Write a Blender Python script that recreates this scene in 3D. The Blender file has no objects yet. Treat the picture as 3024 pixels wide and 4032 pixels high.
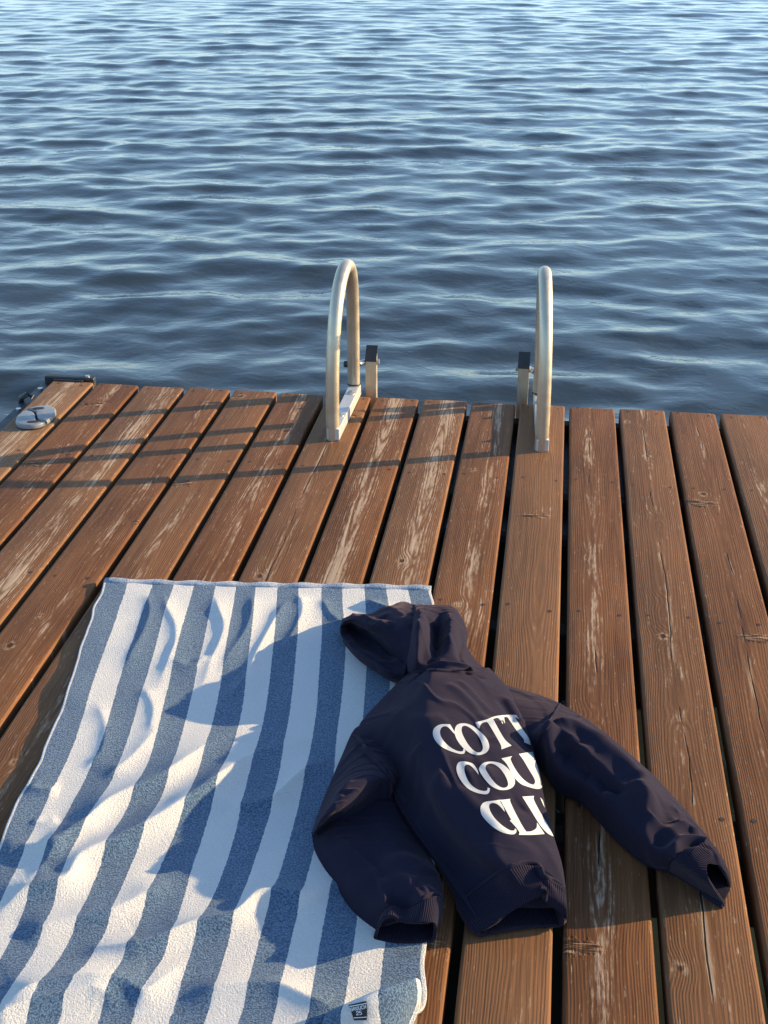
import bpy, bmesh, math, random
import numpy as np
from mathutils import Vector, Matrix
from mathutils.bvhtree import BVHTree
from mathutils.geometry import tessellate_polygon

random.seed(7)
rng = np.random.default_rng(7)
S = bpy.context.scene
COL = S.collection
R = math.radians
TAU = 2 * math.pi

# ------------------------------------------------------------------ camera
W0, H0, F0 = 3024.0, 4032.0, 2720.34 * 3024 / 1659
PITCH, YAW, ROLL = R(26.4474), R(7.8362), R(-0.0689)
CAM = np.array([1.5384, -3.5158, 1.37886])
_fw = np.array([-math.sin(YAW) * math.cos(PITCH), math.cos(YAW) * math.cos(PITCH), -math.sin(PITCH)])
_r = np.array([math.cos(YAW), math.sin(YAW), 0.0])
_u = np.cross(_r, _fw)
_r, _u = math.cos(ROLL) * _r + math.sin(ROLL) * _u, -math.sin(ROLL) * _r + math.cos(ROLL) * _u


def at(u, v, z=0.0):
    """the point at height z above the deck that the photo shows at pixel (u, v)"""
    d = (u - W0 / 2) / F0 * _r - (v - H0 / 2) / F0 * _u + _fw
    return CAM + d * ((z - CAM[2]) / d[2])


cd = bpy.data.cameras.new('camera')
cd.sensor_fit = 'VERTICAL'
cd.sensor_height = 36
cd.lens = F0 / H0 * 36
cd.clip_start, cd.clip_end = 0.05, 3000
cam = bpy.data.objects.new('camera', cd)
COL.objects.link(cam)
M = Matrix(((_r[0], _u[0], -_fw[0], CAM[0]), (_r[1], _u[1], -_fw[1], CAM[1]), (_r[2], _u[2], -_fw[2], CAM[2]), (0, 0, 0, 1)))
cam.matrix_world = M
S.camera = cam

# ------------------------------------------------------------------ light
SUN_AZ, SUN_EL = R(19.7), R(15.5)      # azimuth from +x towards +y
sl = bpy.data.lights.new('sun', 'SUN')
sl.energy = 4.7
sl.angle = R(0.5)
sl.color = (1.0, 0.73, 0.38)
so = bpy.data.objects.new('sun', sl)
COL.objects.link(so)
sd = Vector((math.cos(SUN_AZ) * math.cos(SUN_EL), math.sin(SUN_AZ) * math.cos(SUN_EL), math.sin(SUN_EL)))
so.rotation_euler = sd.to_track_quat('Z', 'Y').to_euler()
so.location = sd * 50
w = bpy.data.worlds.new('World')
S.world = w
w.use_nodes = True
nt = w.node_tree
sky = nt.nodes.new('ShaderNodeTexSky')
sky.sky_type = 'NISHITA'
sky.sun_disc = False
sky.sun_elevation = SUN_EL
sky.sun_rotation = math.pi / 2 - SUN_AZ
sky.air_density, sky.dust_density, sky.ozone_density = 1.0, 0.6, 3.3
bg = nt.nodes['Background']
bg.inputs['Strength'].default_value = 0.15
SKYMUL = 1.0
_tc = nt.nodes.new('ShaderNodeTexCoord')
_sp = nt.nodes.new('ShaderNodeSeparateXYZ')
nt.links.new(_tc.outputs['Generated'], _sp.inputs[0])


def wm(op, a, b=0.0):
    m = nt.nodes.new('ShaderNodeMath')
    m.operation = op
    for k, v in enumerate((a, b)):
        if isinstance(v, (int, float)):
            m.inputs[k].default_value = v
        else:
            nt.links.new(v, m.inputs[k])
    return m.outputs[0]


_zc = wm('MAXIMUM', _sp.outputs[2], 0.0)
_low = wm('EXPONENT', wm('MULTIPLY', _zc, -5.0))
_den = wm('ADD', _zc, 0.12)
_cv = nt.nodes.new('ShaderNodeCombineXYZ')
nt.links.new(wm('DIVIDE', _sp.outputs[0], _den), _cv.inputs[0])
nt.links.new(wm('DIVIDE', _sp.outputs[1], _den), _cv.inputs[1])
_cn = nt.nodes.new('ShaderNodeTexNoise')
_cn.inputs['Scale'].default_value = 0.9
_cn.inputs['Detail'].default_value = 5
nt.links.new(_cv.outputs[0], _cn.inputs['Vector'])
_cl = nt.nodes.new('ShaderNodeMapRange')
_cl.interpolation_type = 'SMOOTHSTEP'
_cl.inputs['From Min'].default_value = 0.48
_cl.inputs['From Max'].default_value = 0.72
nt.links.new(_cn.outputs['Fac'], _cl.inputs['Value'])
_veil = wm('MINIMUM', wm('ADD', wm('MULTIPLY', _low, 0.38), wm('MULTIPLY', _cl.outputs[0], 0.30)), 0.9)
_mx = nt.nodes.new('ShaderNodeMix')
_mx.data_type = 'RGBA'
nt.links.new(_veil, _mx.inputs['Factor'])
nt.links.new(sky.outputs['Color'], _mx.inputs['A'])
_mx.inputs['B'].default_value = (3.9, 5.7, 7.3, 1)
nt.links.new(_mx.outputs['Result'], bg.inputs['Color'])
S.view_settings.view_transform = 'Standard'
S.view_settings.look = 'None'
S.view_settings.gamma = 1
S.view_settings.use_curve_mapping = False
S.view_settings.exposure = 1.17
S.cycles.max_bounces = 8


# ------------------------------------------------------------------ node helpers
class NT:
    def __init__(self, name):
        self.m = bpy.data.materials.new(name)
        self.m.use_nodes = True
        self.t = self.m.node_tree
        self.b = self.t.nodes['Principled BSDF']

    def n(self, ty, **kw):
        nd = self.t.nodes.new(ty)
        for k, v in kw.items():
            setattr(nd, k, v)
        return nd

    def put(self, sock, v):
        if hasattr(v, 'links') or isinstance(v, bpy.types.NodeSocket):
            self.t.links.new(v, sock)
        elif isinstance(v, (tuple, list)) and len(v) == 3 and sock.type == 'RGBA':
            sock.default_value = (*v, 1)
        else:
            sock.default_value = v

    def math(self, op, a, b=0.0, c=0.0):
        nd = self.n('ShaderNodeMath', operation=op)
        self.put(nd.inputs[0], a)
        self.put(nd.inputs[1], b)
        self.put(nd.inputs[2], c)
        return nd.outputs[0]

    def add(self, a, b): return self.math('ADD', a, b)
    def sub(self, a, b): return self.math('SUBTRACT', a, b)
    def mul(self, a, b): return self.math('MULTIPLY', a, b)

    def xyz(self, x, y, z):
        nd = self.n('ShaderNodeCombineXYZ')
        for i, v in enumerate((x, y, z)):
            self.put(nd.inputs[i], v)
        return nd.outputs[0]

    def sep(self, v):
        nd = self.n('ShaderNodeSeparateXYZ')
        self.put(nd.inputs[0], v)
        return nd.outputs

    def noise(self, vec, scale=1.0, detail=3.0, rough=0.5, dist=0.0):
        nd = self.n('ShaderNodeTexNoise')
        self.put(nd.inputs['Vector'], vec)
        nd.inputs['Scale'].default_value = scale
        nd.inputs['Detail'].default_value = detail
        nd.inputs['Roughness'].default_value = rough
        nd.inputs['Distortion'].default_value = dist
        return nd.outputs['Fac']

    def step(self, v, a, b, lo=0.0, hi=1.0):
        nd = self.n('ShaderNodeMapRange', interpolation_type='SMOOTHSTEP')
        self.put(nd.inputs['Value'], v)
        for k, x in (('From Min', a), ('From Max', b), ('To Min', lo), ('To Max', hi)):
            self.put(nd.inputs[k], x)
        return nd.outputs['Result']

    def mix(self, f, a, b):
        nd = self.n('ShaderNodeMix', data_type='RGBA')
        self.put(nd.inputs['Factor'], f)
        self.put(nd.inputs['A'], a)
        self.put(nd.inputs['B'], b)
        return nd.outputs['Result']

    def bump(self, h, dist, strength=1.0, normal=None):
        nd = self.n('ShaderNodeBump')
        nd.inputs['Strength'].default_value = strength
        nd.inputs['Distance'].default_value = dist
        self.put(nd.inputs['Height'], h)
        if normal is not None:
            self.put(nd.inputs['Normal'], normal)
        return nd.outputs['Normal']

    def attr(self, name):
        return self.n('ShaderNodeAttribute', attribute_type='OBJECT', attribute_name=name).outputs['Fac']

    def set(self, **kw):
        for k, v in kw.items():
            self.put(self.b.inputs[k.replace('_', ' ')], v)
        return self.m


def simple(name, col, rough=0.5, metal=0.0, vary=0.15, scale=40, bump=0.0, bscale=200):
    N = NT(name)
    tc = N.n('ShaderNodeTexCoord').outputs['Object']
    f = N.noise(tc, scale, 5, 0.6)
    c = N.mix(f, tuple(x * (1 - vary) for x in col), tuple(min(1, x * (1 + vary)) for x in col))
    kw = dict(Base_Color=c, Roughness=N.step(f, 0.2, 0.8, rough * 0.8, min(1, rough * 1.2)), Metallic=metal)
    if bump:
        kw['Normal'] = N.bump(N.noise(tc, bscale, 3, 0.6), bump, 0.8)
    return N.set(**kw)


def wood_material():
    N = NT('stained_wood')
    tc = N.n('ShaderNodeTexCoord').outputs['Object']
    x, y, z = N.sep(tc)
    seed, wear, wearx, tint, crack = (N.attr(k) for k in ('seed', 'wear', 'wearx', 'tint', 'crack'))
    sy = N.mul(seed, 17.3)
    yy = N.add(y, sy)
    # knots along the board
    vo = N.n('ShaderNodeTexVoronoi', feature='F1')
    vo.inputs['Scale'].default_value = 1
    N.put(vo.inputs['Vector'], N.xyz(N.mul(x, 8.0), N.mul(yy, 6.2), seed))
    kd = vo.outputs['Distance']
    kr = N.sep(vo.outputs['Color'])[0]
    kon = N.step(kr, 0.60, 0.62)
    kn = N.mul(N.step(kd, 0.34, 0.0), kon)
    kcore = N.mul(N.step(kd, 0.062, 0.034), kon)
    # annual rings of a plain-sawn board
    wob = N.sub(N.noise(N.xyz(N.mul(x, 7), N.mul(yy, 2.6), seed), 1, 3, 0.55), 0.5)
    xc = N.add(N.sub(x, wearx), N.mul(wob, 0.024))
    dep = N.add(0.012, N.mul(N.noise(N.xyz(0.0, N.mul(yy, 0.9), N.mul(seed, 3.1)), 1, 2, 0.5), 0.045))
    rr = N.math('SQRT', N.add(N.mul(xc, xc), N.mul(dep, dep)))
    ring = N.add(N.mul(rr, 300), N.mul(kn, 2.2))
    tri = N.math('PINGPONG', ring, 0.5)
    tri = N.mul(tri, 2)
    fib = N.noise(N.xyz(N.mul(x, 520), N.mul(yy, 9), seed), 1, 4, 0.65)
    fib2 = N.noise(N.xyz(N.mul(x, 130), N.mul(yy, 4), seed), 1, 4, 0.6)
    big = N.noise(N.xyz(N.mul(x, 11), N.mul(yy, 2.2), N.mul(seed, 5)), 1, 4, 0.6)
    base = N.mix(N.step(big, 0.3, 0.72), (0.093, 0.0360, 0.0145), (0.174, 0.0710, 0.0275))
    base = N.mix(N.mul(N.step(fib2, 0.35, 0.72), 0.55), base, (0.222, 0.102, 0.043))
    base = N.mix(N.mul(N.step(tri, 0.55, 0.98), 0.24), base, (0.052, 0.024, 0.014))
    base = N.mix(N.mul(N.step(fib, 0.58, 0.72), 0.42), base, (0.06, 0.026, 0.014))
    base = N.mix(tint, base, (0.27, 0.165, 0.090))
    # bare, sun bleached wood where the stain has worn off
    cen = N.math('EXPONENT', N.mul(N.mul(xc, xc), -1100.0))
    pat = N.noise(N.xyz(N.mul(x, 30), N.mul(yy, 5.5), N.mul(seed, 9)), 1, 6, 0.72)
    pat2 = N.noise(N.xyz(0.0, N.mul(yy, 2.1), N.mul(seed, 2.7)), 1, 4, 0.6)
    flake = N.noise(N.xyz(N.mul(x, 270), N.mul(yy, 30), seed), 1, 5, 0.72)
    wv = N.add(N.add(N.mul(pat, 0.66), N.mul(N.mul(cen, pat2), 0.46)), N.mul(wear, 0.27))
    wv = N.add(wv, N.mul(N.sub(fib2, 0.5), 0.42))
    wv = N.add(wv, N.mul(N.sub(flake, 0.5), 0.62))
    wv = N.sub(wv, N.mul(N.step(tri, 0.35, 0.95), 0.10))
    wm = N.step(wv, 0.630, 0.82)
    speck = N.step(flake, 0.60, 0.67)
    speck = N.mul(speck, N.step(N.add(pat, N.mul(wear, 0.25)), 0.44, 0.66))
    wm = N.math('MAXIMUM', N.mul(wm, 0.88), N.mul(speck, 0.85))
    bare = N.mix(fib2, (0.27, 0.18, 0.115), (0.52, 0.40, 0.285))
    bare = N.mix(N.mul(N.step(tri, 0.5, 0.95), 0.6), bare, (0.17, 0.09, 0.05))
    col = N.mix(wm, base, bare)
    # knots: dark heart, pale ragged rim
    rim = N.mul(N.mul(N.step(kd, 0.13, 0.08), N.step(kd, 0.04, 0.07)), kon)
    ragged = N.step(N.noise(N.xyz(N.mul(x, 150), N.mul(yy, 90), seed), 1, 3, 0.6), 0.42, 0.6)
    col = N.mix(N.mul(N.mul(rim, ragged), 0.75), col, (0.36, 0.24, 0.14))
    col = N.mix(N.mul(kcore, 0.75), col, (0.035, 0.017, 0.010))
    # transverse tears beside side knots
    vt = N.n('ShaderNodeTexVoronoi', feature='F1')
    vt.inputs['Scale'].default_value = 1
    jag = N.mul(N.sub(N.noise(N.xyz(N.mul(x, 60), N.mul(yy, 30), seed), 1, 3, 0.6), 0.5), 1.1)
    N.put(vt.inputs['Vector'], N.xyz(N.add(N.mul(x, 5.0), N.mul(seed, 4)), N.add(N.mul(yy, 16.0), N.mul(jag, 0.9)), seed))
    ton = N.step(N.sep(vt.outputs['Color'])[1], 0.90, 0.91)
    tear = N.mul(N.step(vt.outputs['Distance'], 0.32, 0.20), ton)
    tl = N.noise(N.xyz(N.mul(x, 30), N.mul(yy, 230), seed), 1, 3, 0.6)
    col = N.mix(N.mul(tear, N.step(tl, 0.47, 0.56)), col, (0.045, 0.022, 0.012))
    col = N.mix(N.mul(tear, N.step(tl, 0.47, 0.38)), col, (0.34, 0.22, 0.12))
    # one long drying crack
    cw = N.sub(N.noise(N.xyz(0.0, N.mul(yy, 1.8), seed), 1, 5, 0.5), 0.5)
    cx = N.math('ABSOLUTE', N.sub(N.sub(x, wearx), N.mul(cw, 0.045)))
    cg = N.step(N.add(N.noise(N.xyz(0.3, N.mul(yy, 4.5), N.mul(seed, 7)), 1, 4, 0.6), N.mul(crack, 0.25)), 0.62, 0.70)
    cr = N.mul(N.step(cx, 0.0020, 0.0006), cg)
    crim = N.mul(N.mul(N.step(cx, 0.009, 0.003), cg), N.step(fib2, 0.5, 0.6))
    col = N.mix(N.mul(crim, 0.6), col, (0.42, 0.32, 0.22))
    col = N.mix(cr, col, (0.018, 0.010, 0.007))
    h = N.add(N.mul(tri, -0.35), N.mul(fib, 0.55))
    h = N.add(h, N.mul(fib2, 0.8))
    h = N.add(h, N.mul(cr, -2.5))
    h = N.add(h, N.mul(N.mul(tear, tl), 3.0))
    h = N.add(h, N.mul(kcore, -1.0))
    nm = N.bump(h, 0.0011, 0.75)
    N.b.inputs['Specular IOR Level'].default_value = 0.12
    return N.set(Base_Color=col, Roughness=N.step(wm, 0, 1, 0.66, 0.9), Normal=nm)


def terry_material(name, kind):
    """terry cloth; kind: 'stripes' by UV column, or a plain colour"""
    N = NT(name)
    uv = N.n('ShaderNodeUVMap').outputs[0]
    tc = N.n('ShaderNodeTexCoord').outputs['Object']
    u, v, _ = N.sep(uv)
    loop = N.noise(tc, 360, 3, 0.6)
    loop2 = N.noise(tc, 700, 2, 0.6)
    mid = N.noise(tc, 60, 3, 0.6)
    lp = N.step(loop, 0.36, 0.64)
    blue = N.mix(lp, (0.026, 0.064, 0.138), (0.130, 0.225, 0.345))
    white = N.mix(loop, (0.58, 0.57, 0.56), (0.81, 0.80, 0.78))
    if kind == 'stripes':
        wob = N.mul(N.sub(N.noise(tc, 120, 3, 0.7), 0.5), 0.10)
        f = N.math('PINGPONG', N.add(u, wob), 1.0)
        # stripes alternate at every whole number of u
        s = N.math('FLOORED_MODULO', N.math('FLOOR', N.add(u, wob)), 2.0)
        edge = N.math('MAXIMUM', N.math('GREATER_THAN', u, 14.90), N.math('LESS_THAN', u, 0.10))
        s = N.math('MAXIMUM', s, edge)
        col = N.mix(s, blue, white)
    elif kind == 'hem':
        col = N.mix(N.step(loop, 0.35, 0.65), (0.10, 0.16, 0.27), (0.42, 0.50, 0.60))
        s = N.math('FLOORED_MODULO', N.math('FLOOR', u), 2.0)
        col = N.mix(N.mul(s, 0.35), col, (0.75, 0.76, 0.78))
    else:
        col = white
    hgt = N.add(N.mul(loop, 1.0), N.add(N.mul(loop2, 0.5), N.mul(mid, 0.15)))
    nm = N.bump(hgt, 0.0056, 1.0)
    N.b.inputs['Sheen Weight'].default_value = 0.25
    N.b.inputs['Sheen Roughness'].default_value = 0.5
    N.b.inputs['Specular IOR Level'].default_value = 0.1
    return N.set(Base_Color=col, Roughness=0.95, Normal=nm)


def fleece_material(name, rib=False):
    N = NT(name)
    tc = N.n('ShaderNodeTexCoord').outputs['Object']
    uv = N.n('ShaderNodeUVMap').outputs[0]
    u, v, _ = N.sep(uv)
    f = N.noise(tc, 900, 3, 0.6)
    b = N.noise(tc, 14, 4, 0.6)
    lint = N.step(N.noise(tc, 420, 2, 0.5), 0.775, 0.80)
    col = N.mix(b, (0.0112, 0.0112, 0.0240), (0.0190, 0.0172, 0.0320))
    col = N.mix(N.mul(f, 0.4), col, (0.030, 0.025, 0.038))
    col = N.mix(N.mul(lint, 0.5), col, (0.08, 0.075, 0.08))
    h = N.mul(f, 0.6)
    dist = 0.0009
    if rib:
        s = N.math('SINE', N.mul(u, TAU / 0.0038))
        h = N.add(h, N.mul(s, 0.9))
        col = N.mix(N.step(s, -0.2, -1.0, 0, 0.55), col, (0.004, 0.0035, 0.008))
        dist = 0.0008
    h = N.add(h, N.mul(N.noise(tc, 75, 4, 0.6), 0.7))
    nm = N.bump(h, dist, 0.8)
    N.b.inputs['Sheen Weight'].default_value = 0.09
    N.b.inputs['Sheen Roughness'].default_value = 0.35
    N.b.inputs['Sheen Tint'].default_value = (1.0, 0.74, 0.76, 1)
    N.b.inputs['Specular IOR Level'].default_value = 0.03
    return N.set(Base_Color=col, Roughness=0.95, Normal=nm)


def water_material():
    N = NT('lake_water')
    geo = N.n('ShaderNodeNewGeometry').outputs['Position']
    x, y, z = N.sep(geo)
    p = N.xyz(x, N.mul(y, 1.35), 0.0)
    r1 = N.noise(p, 9.0, 3, 0.5, 0.3)
    r2 = N.noise(p, 26.0, 2, 0.5)
    h = N.add(N.mul(r1, 1.0), N.mul(r2, 0.16))
    nm = N.bump(h, 0.012, 0.28)
    deep = N.mix(N.noise(N.xyz(x, y, 0.0), 0.6, 3, 0.6), (0.014, 0.027, 0.036), (0.032, 0.039, 0.041))
    N.b.inputs['IOR'].default_value = 1.333
    N.b.inputs['Specular IOR Level'].default_value = 0.5
    return N.set(Base_Color=deep, Roughness=0.045, Normal=nm)


MAT = dict(
    wood=wood_material(),
    towel=terry_material('striped_terry', 'stripes'),
    hem=terry_material('towel_hem', 'hem'),
    white_terry=terry_material('white_terry', 'white'),
    fleece=fleece_material('navy_fleece'),
    rib=fleece_material('navy_rib', True),
    print=simple('white_print', (0.42, 0.43, 0.44), 0.65, 0, 0.08, 60, 0.0003, 700),
    alu=simple('brushed_aluminium', (0.51, 0.45, 0.35), 0.42, 0.75, 0.10, 30, 0.0003, 260),
    bar=simple('white_aluminium_bar', (0.50, 0.50, 0.50), 0.42, 0.4, 0.10, 60, 0.0004, 200),
    black=simple('black_plastic', (0.018, 0.019, 0.022), 0.45, 0, 0.3, 50, 0.0005, 160),
    blackmetal=simple('black_steel', (0.016, 0.017, 0.020), 0.5, 0, 0.4, 30, 0.0006, 120),
    steel=simple('steel', (0.52, 0.51, 0.50), 0.35, 0.9, 0.15, 80),
    cleat=simple('pale_grey_enamel', (0.18, 0.19, 0.20), 0.36, 0, 0.08, 40, 0.0003, 150),
    dark=simple('dark_recess', (0.012, 0.012, 0.012), 0.8, 0, 0.2, 60),
    rust=simple('rusty_screw_head', (0.045, 0.026, 0.018), 0.6, 0.3, 0.4, 200),
    joist=simple('wet_timber', (0.030, 0.022, 0.016), 0.85, 0, 0.4, 12, 0.001, 60),
    tag=simple('black_woven_tag', (0.012, 0.013, 0.016), 0.7, 0, 0.3, 300, 0.0003, 1500),
    thread=simple('white_thread', (0.72, 0.72, 0.72), 0.7, 0, 0.1, 300),
    weed=simple('dead_weed', (0.030, 0.030, 0.014), 0.6, 0, 0.5, 60, 0.001, 150),
    water=water_material(),
)


# ------------------------------------------------------------------ object helpers
def mesh_obj(name, me, mat, parent=None, smooth=True):
    for m in (mat if isinstance(mat, (list, tuple)) else [mat]):
        me.materials.append(m)
    o = bpy.data.objects.new(name, me)
    COL.objects.link(o)
    if parent is not None:
        o.parent = parent
    if smooth:
        me.polygons.foreach_set('use_smooth', np.ones(len(me.polygons), dtype=bool))
    return o


def bm_obj(name, bm, mat, parent=None, smooth=True, angle=None):
    bmesh.ops.recalc_face_normals(bm, faces=bm.faces)
    me = bpy.data.meshes.new(name)
    bm.to_mesh(me)
    bm.free()
    o = mesh_obj(name, me, mat, parent, smooth)
    if angle:
        try:
            me.set_sharp_from_angle(angle=angle)
        except Exception:
            pass
    return o


def empty(name, label, cat, loc=(0, 0, 0), group=None):
    o = bpy.data.objects.new(name, None)
    o.empty_display_size = 0.05
    COL.objects.link(o)
    o.location = loc
    o['label'] = label
    o['category'] = cat
    if group:
        o['group'] = group
    return o


def place(o, parent):
    """parent without moving: meshes are built in world space"""
    o.parent = parent
    o.matrix_parent_inverse = Matrix.Translation(parent.location).inverted()
    return o


def box(bm, c, s, bev=0.0, seg=2, mi=0, rot=None):
    r = bmesh.ops.create_cube(bm, size=1)
    vs = r['verts']
    bmesh.ops.scale(bm, vec=s, verts=vs)
    if rot is not None:
        bmesh.ops.rotate(bm, cent=(0, 0, 0), matrix=rot, verts=vs)
    bmesh.ops.translate(bm, vec=c, verts=vs)
    fs = list({f for v in vs for f in v.link_faces})
    for f in fs:
        f.material_index = mi
    if bev:
        es = list({e for v in vs for e in v.link_edges})
        bmesh.ops.bevel(bm, geom=es, offset=bev, segments=seg, affect='EDGES', profile=0.5)


def cyl(bm, a, b, r, n=20, r2=None, mi=0):
    a, b = Vector(a), Vector(b)
    q = (b - a).to_track_quat('Z', 'Y').to_matrix().to_4x4()
    bmesh.ops.create_cone(bm, cap_ends=True, segments=n, radius1=r, radius2=r if r2 is None else r2, depth=(b - a).length,
                          matrix=Matrix.Translation((a + b) / 2) @ q)


def tube(bm, pts, r, n=20, cap=True):
    pts = [Vector(p) for p in pts]
    rings = []
    up = Vector((1, 0, 0))
    for i, p in enumerate(pts):
        t = (pts[min(i + 1, len(pts) - 1)] - pts[max(i - 1, 0)]).normalized()
        a = (up - t * up.dot(t))
        if a.length < 1e-3:
            a = Vector((0, 0, 1)) - t * t.z
        a.normalize()
        b = t.cross(a)
        rad = r[i] if isinstance(r, (list, tuple)) else r
        rings.append([bm.verts.new(p + a * math.cos(k * TAU / n) * rad + b * math.sin(k * TAU / n) * rad) for k in range(n)])
    for i in range(len(rings) - 1):
        for k in range(n):
            bm.faces.new((rings[i][k], rings[i][(k + 1) % n], rings[i + 1][(k + 1) % n], rings[i + 1][k]))
    if cap:
        bm.faces.new(rings[0][::-1])
        bm.faces.new(rings[-1])


def cr(P, t):
    """Catmull-Rom along axis 0 of P at parameters t (0..n-1)"""
    n = len(P)
    i = np.clip(np.floor(t).astype(int), 0, n - 2)
    f = (t - i)
    ext = np.concatenate([[2 * P[0] - P[1]], P, [2 * P[-1] - P[-2]]])
    p0, p1, p2, p3 = ext[i], ext[i + 1], ext[i + 2], ext[i + 3]
    sh = (len(t),) + (1,) * (P.ndim - 1)
    f = f.reshape(sh)
    return 0.5 * (2 * p1 + (p2 - p0) * f + (2 * p0 - 5 * p1 + 4 * p2 - p3) * f ** 2 + (3 * p1 - p0 - 3 * p2 + p3) * f ** 3)


def crp(P, m):
    """periodic Catmull-Rom, m samples"""
    n = len(P)
    t = np.arange(m) * n / m
    i = np.floor(t).astype(int)
    f = (t - i)[:, None]
    p0, p1, p2, p3 = P[(i - 1) % n], P[i % n], P[(i + 1) % n], P[(i + 2) % n]
    return 0.5 * (2 * p1 + (p2 - p0) * f + (2 * p0 - 5 * p1 + 4 * p2 - p3) * f ** 2 + (3 * p1 - p0 - 3 * p2 + p3) * f ** 3)


def vnoise(x, y, seed=0):
    """smooth value noise on numpy arrays"""
    r = np.random.default_rng(seed).random((64, 64))
    xi, yi = np.floor(x).astype(int), np.floor(y).astype(int)
    fx, fy = x - xi, y - yi
    fx, fy = fx * fx * (3 - 2 * fx), fy * fy * (3 - 2 * fy)
    g = lambda a, b: r[a % 64, b % 64]
    return (g(xi, yi) * (1 - fx) + g(xi + 1, yi) * fx) * (1 - fy) + (g(xi, yi + 1) * (1 - fx) + g(xi + 1, yi + 1) * fx) * fy - 0.5


def seg_dist(P, line):
    """signed-ish distance of points P (n,2) to a polyline: (distance, side sign, along 0..1)"""
    best = np.full(len(P), 1e9)
    side = np.zeros(len(P))
    al = np.zeros(len(P))
    L = np.array(line)
    n = len(L) - 1
    for k in range(n):
        a, b = L[k], L[k + 1]
        ab = b - a
        t = np.clip(((P - a) @ ab) / (ab @ ab), 0, 1)
        q = a + t[:, None] * ab
        d = np.hypot(P[:, 0] - q[:, 0], P[:, 1] - q[:, 1])
        s = np.sign(ab[0] * (P[:, 1] - a[1]) - ab[1] * (P[:, 0] - a[0]))
        m = d < best
        best[m], side[m], al[m] = d[m], s[m], (k + t[m]) / n
    return best, side, al


def crease(V, px, amp, wl, wr, z=0.05, fade=0.15, mask=None, prof=2.0):
    """raise (or sink) a ridge along a line given in photo pixels; wl, wr: half widths to its left and right"""
    pts = np.array([at(u, v, z)[:2] for u, v in px])
    if len(pts) > 2:
        pts = cr(pts, np.linspace(0, len(pts) - 1, 6 * len(pts)))
    d, s, al = seg_dist(V[:, :2], pts)
    wd = np.where(s > 0, wl, wr)
    g = np.exp(-(d / wd) ** prof)
    e = np.minimum(np.clip(al / fade, 0, 1), np.clip((1 - al) / fade, 0, 1)) if fade else 1
    e = e * e * (3 - 2 * e) if fade else 1
    k = amp * g * e
    if mask is not None:
        k = k * mask
    V[:, 2] += k


# ------------------------------------------------------------------ water
WATER_Z = -0.36


def axis(parts):
    out = [parts[0][0]]
    for a, b, s0, s1 in parts:
        x = a
        while x < b - 1e-6:
            f = (x - a) / (b - a)
            x = min(b, x + s0 + (s1 - s0) * f)
            out.append(x)
    return np.array(out)


xs = axis([(-600, -60, 90, 20), (-60, -9, 6, 0.3), (-9, -4, 0.09, 0.05), (-4, 6.5, 0.034, 0.034), (6.5, 11, 0.05, 0.09), (11, 60, 0.3, 6), (60, 600, 20, 90)])
ys = axis([(-40, -6, 5, 0.5), (-6, -0.6, 0.12, 0.03), (-0.6, 6, 0.018, 0.024), (6, 30, 0.024, 0.075), (30, 80, 0.15, 1.5), (80, 1200, 6, 120)])
X, Y = np.meshgrid(xs, ys)
Zw = np.zeros_like(X)
DX = np.zeros_like(X)
DY = np.zeros_like(X)
dist = np.hypot(X - CAM[0], Y - CAM[1])
wr_ = np.random.default_rng(3)
NW = 96
for k in range(NW):
    lam = 0.13 * (1.5 / 0.13) ** ((k + wr_.random()) / NW)
    th = R(90 + 6) + wr_.normal(0, R(22 if lam > 0.45 else 36))
    kk = TAU / lam
    slope = 0.0160 * (1.0 if lam > 0.28 else 0.75) * (0.85 if lam > 0.7 else 1.0)
    if lam > 1.0:
        slope *= 0.55
    A = slope / kk * (0.6 + 0.8 * wr_.random())
    ph = wr_.random() * TAU
    att = 1 / (1 + (dist / (95 * lam)) ** 4) / (1 + dist / 130)
    # wave groups: slow modulation so that calm and rough patches alternate
    mod = 0.55 + 0.9 * (0.5 + vnoise(X * 0.33 / max(0.5, lam) + k * 3.1, Y * 0.22 / max(0.5, lam) + k * 1.7, 11 + k % 5))
    arg = kk * (X * math.cos(th) + Y * math.sin(th)) + ph
    a = A * att * mod
    Zw += a * np.cos(arg)
    DX -= 0.8 * a * np.sin(arg) * math.cos(th)
    DY -= 0.8 * a * np.sin(arg) * math.sin(th)
V = np.stack([X + DX, Y + DY, Zw + WATER_Z], -1).reshape(-1, 3)
ny, nx = X.shape
idx = np.arange(nx * ny).reshape(ny, nx)
Fq = np.stack([idx[:-1, :-1], idx[:-1, 1:], idx[1:, 1:], idx[1:, :-1]], -1).reshape(-1, 4)


def fast_mesh(name, V, Fq):
    me = bpy.data.meshes.new(name)
    me.vertices.add(len(V))
    me.vertices.foreach_set('co', np.asarray(V, dtype=np.float32).ravel())
    me.loops.add(len(Fq) * 4)
    me.loops.foreach_set('vertex_index', np.asarray(Fq, dtype=np.int32).ravel())
    me.polygons.add(len(Fq))
    me.polygons.foreach_set('loop_start', np.arange(0, len(Fq) * 4, 4, dtype=np.int32))
    me.update(calc_edges=True)
    me.validate()
    return me


wo = mesh_obj('water', fast_mesh('water', V, Fq), MAT['water'])
wo['kind'] = 'structure'

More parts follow.
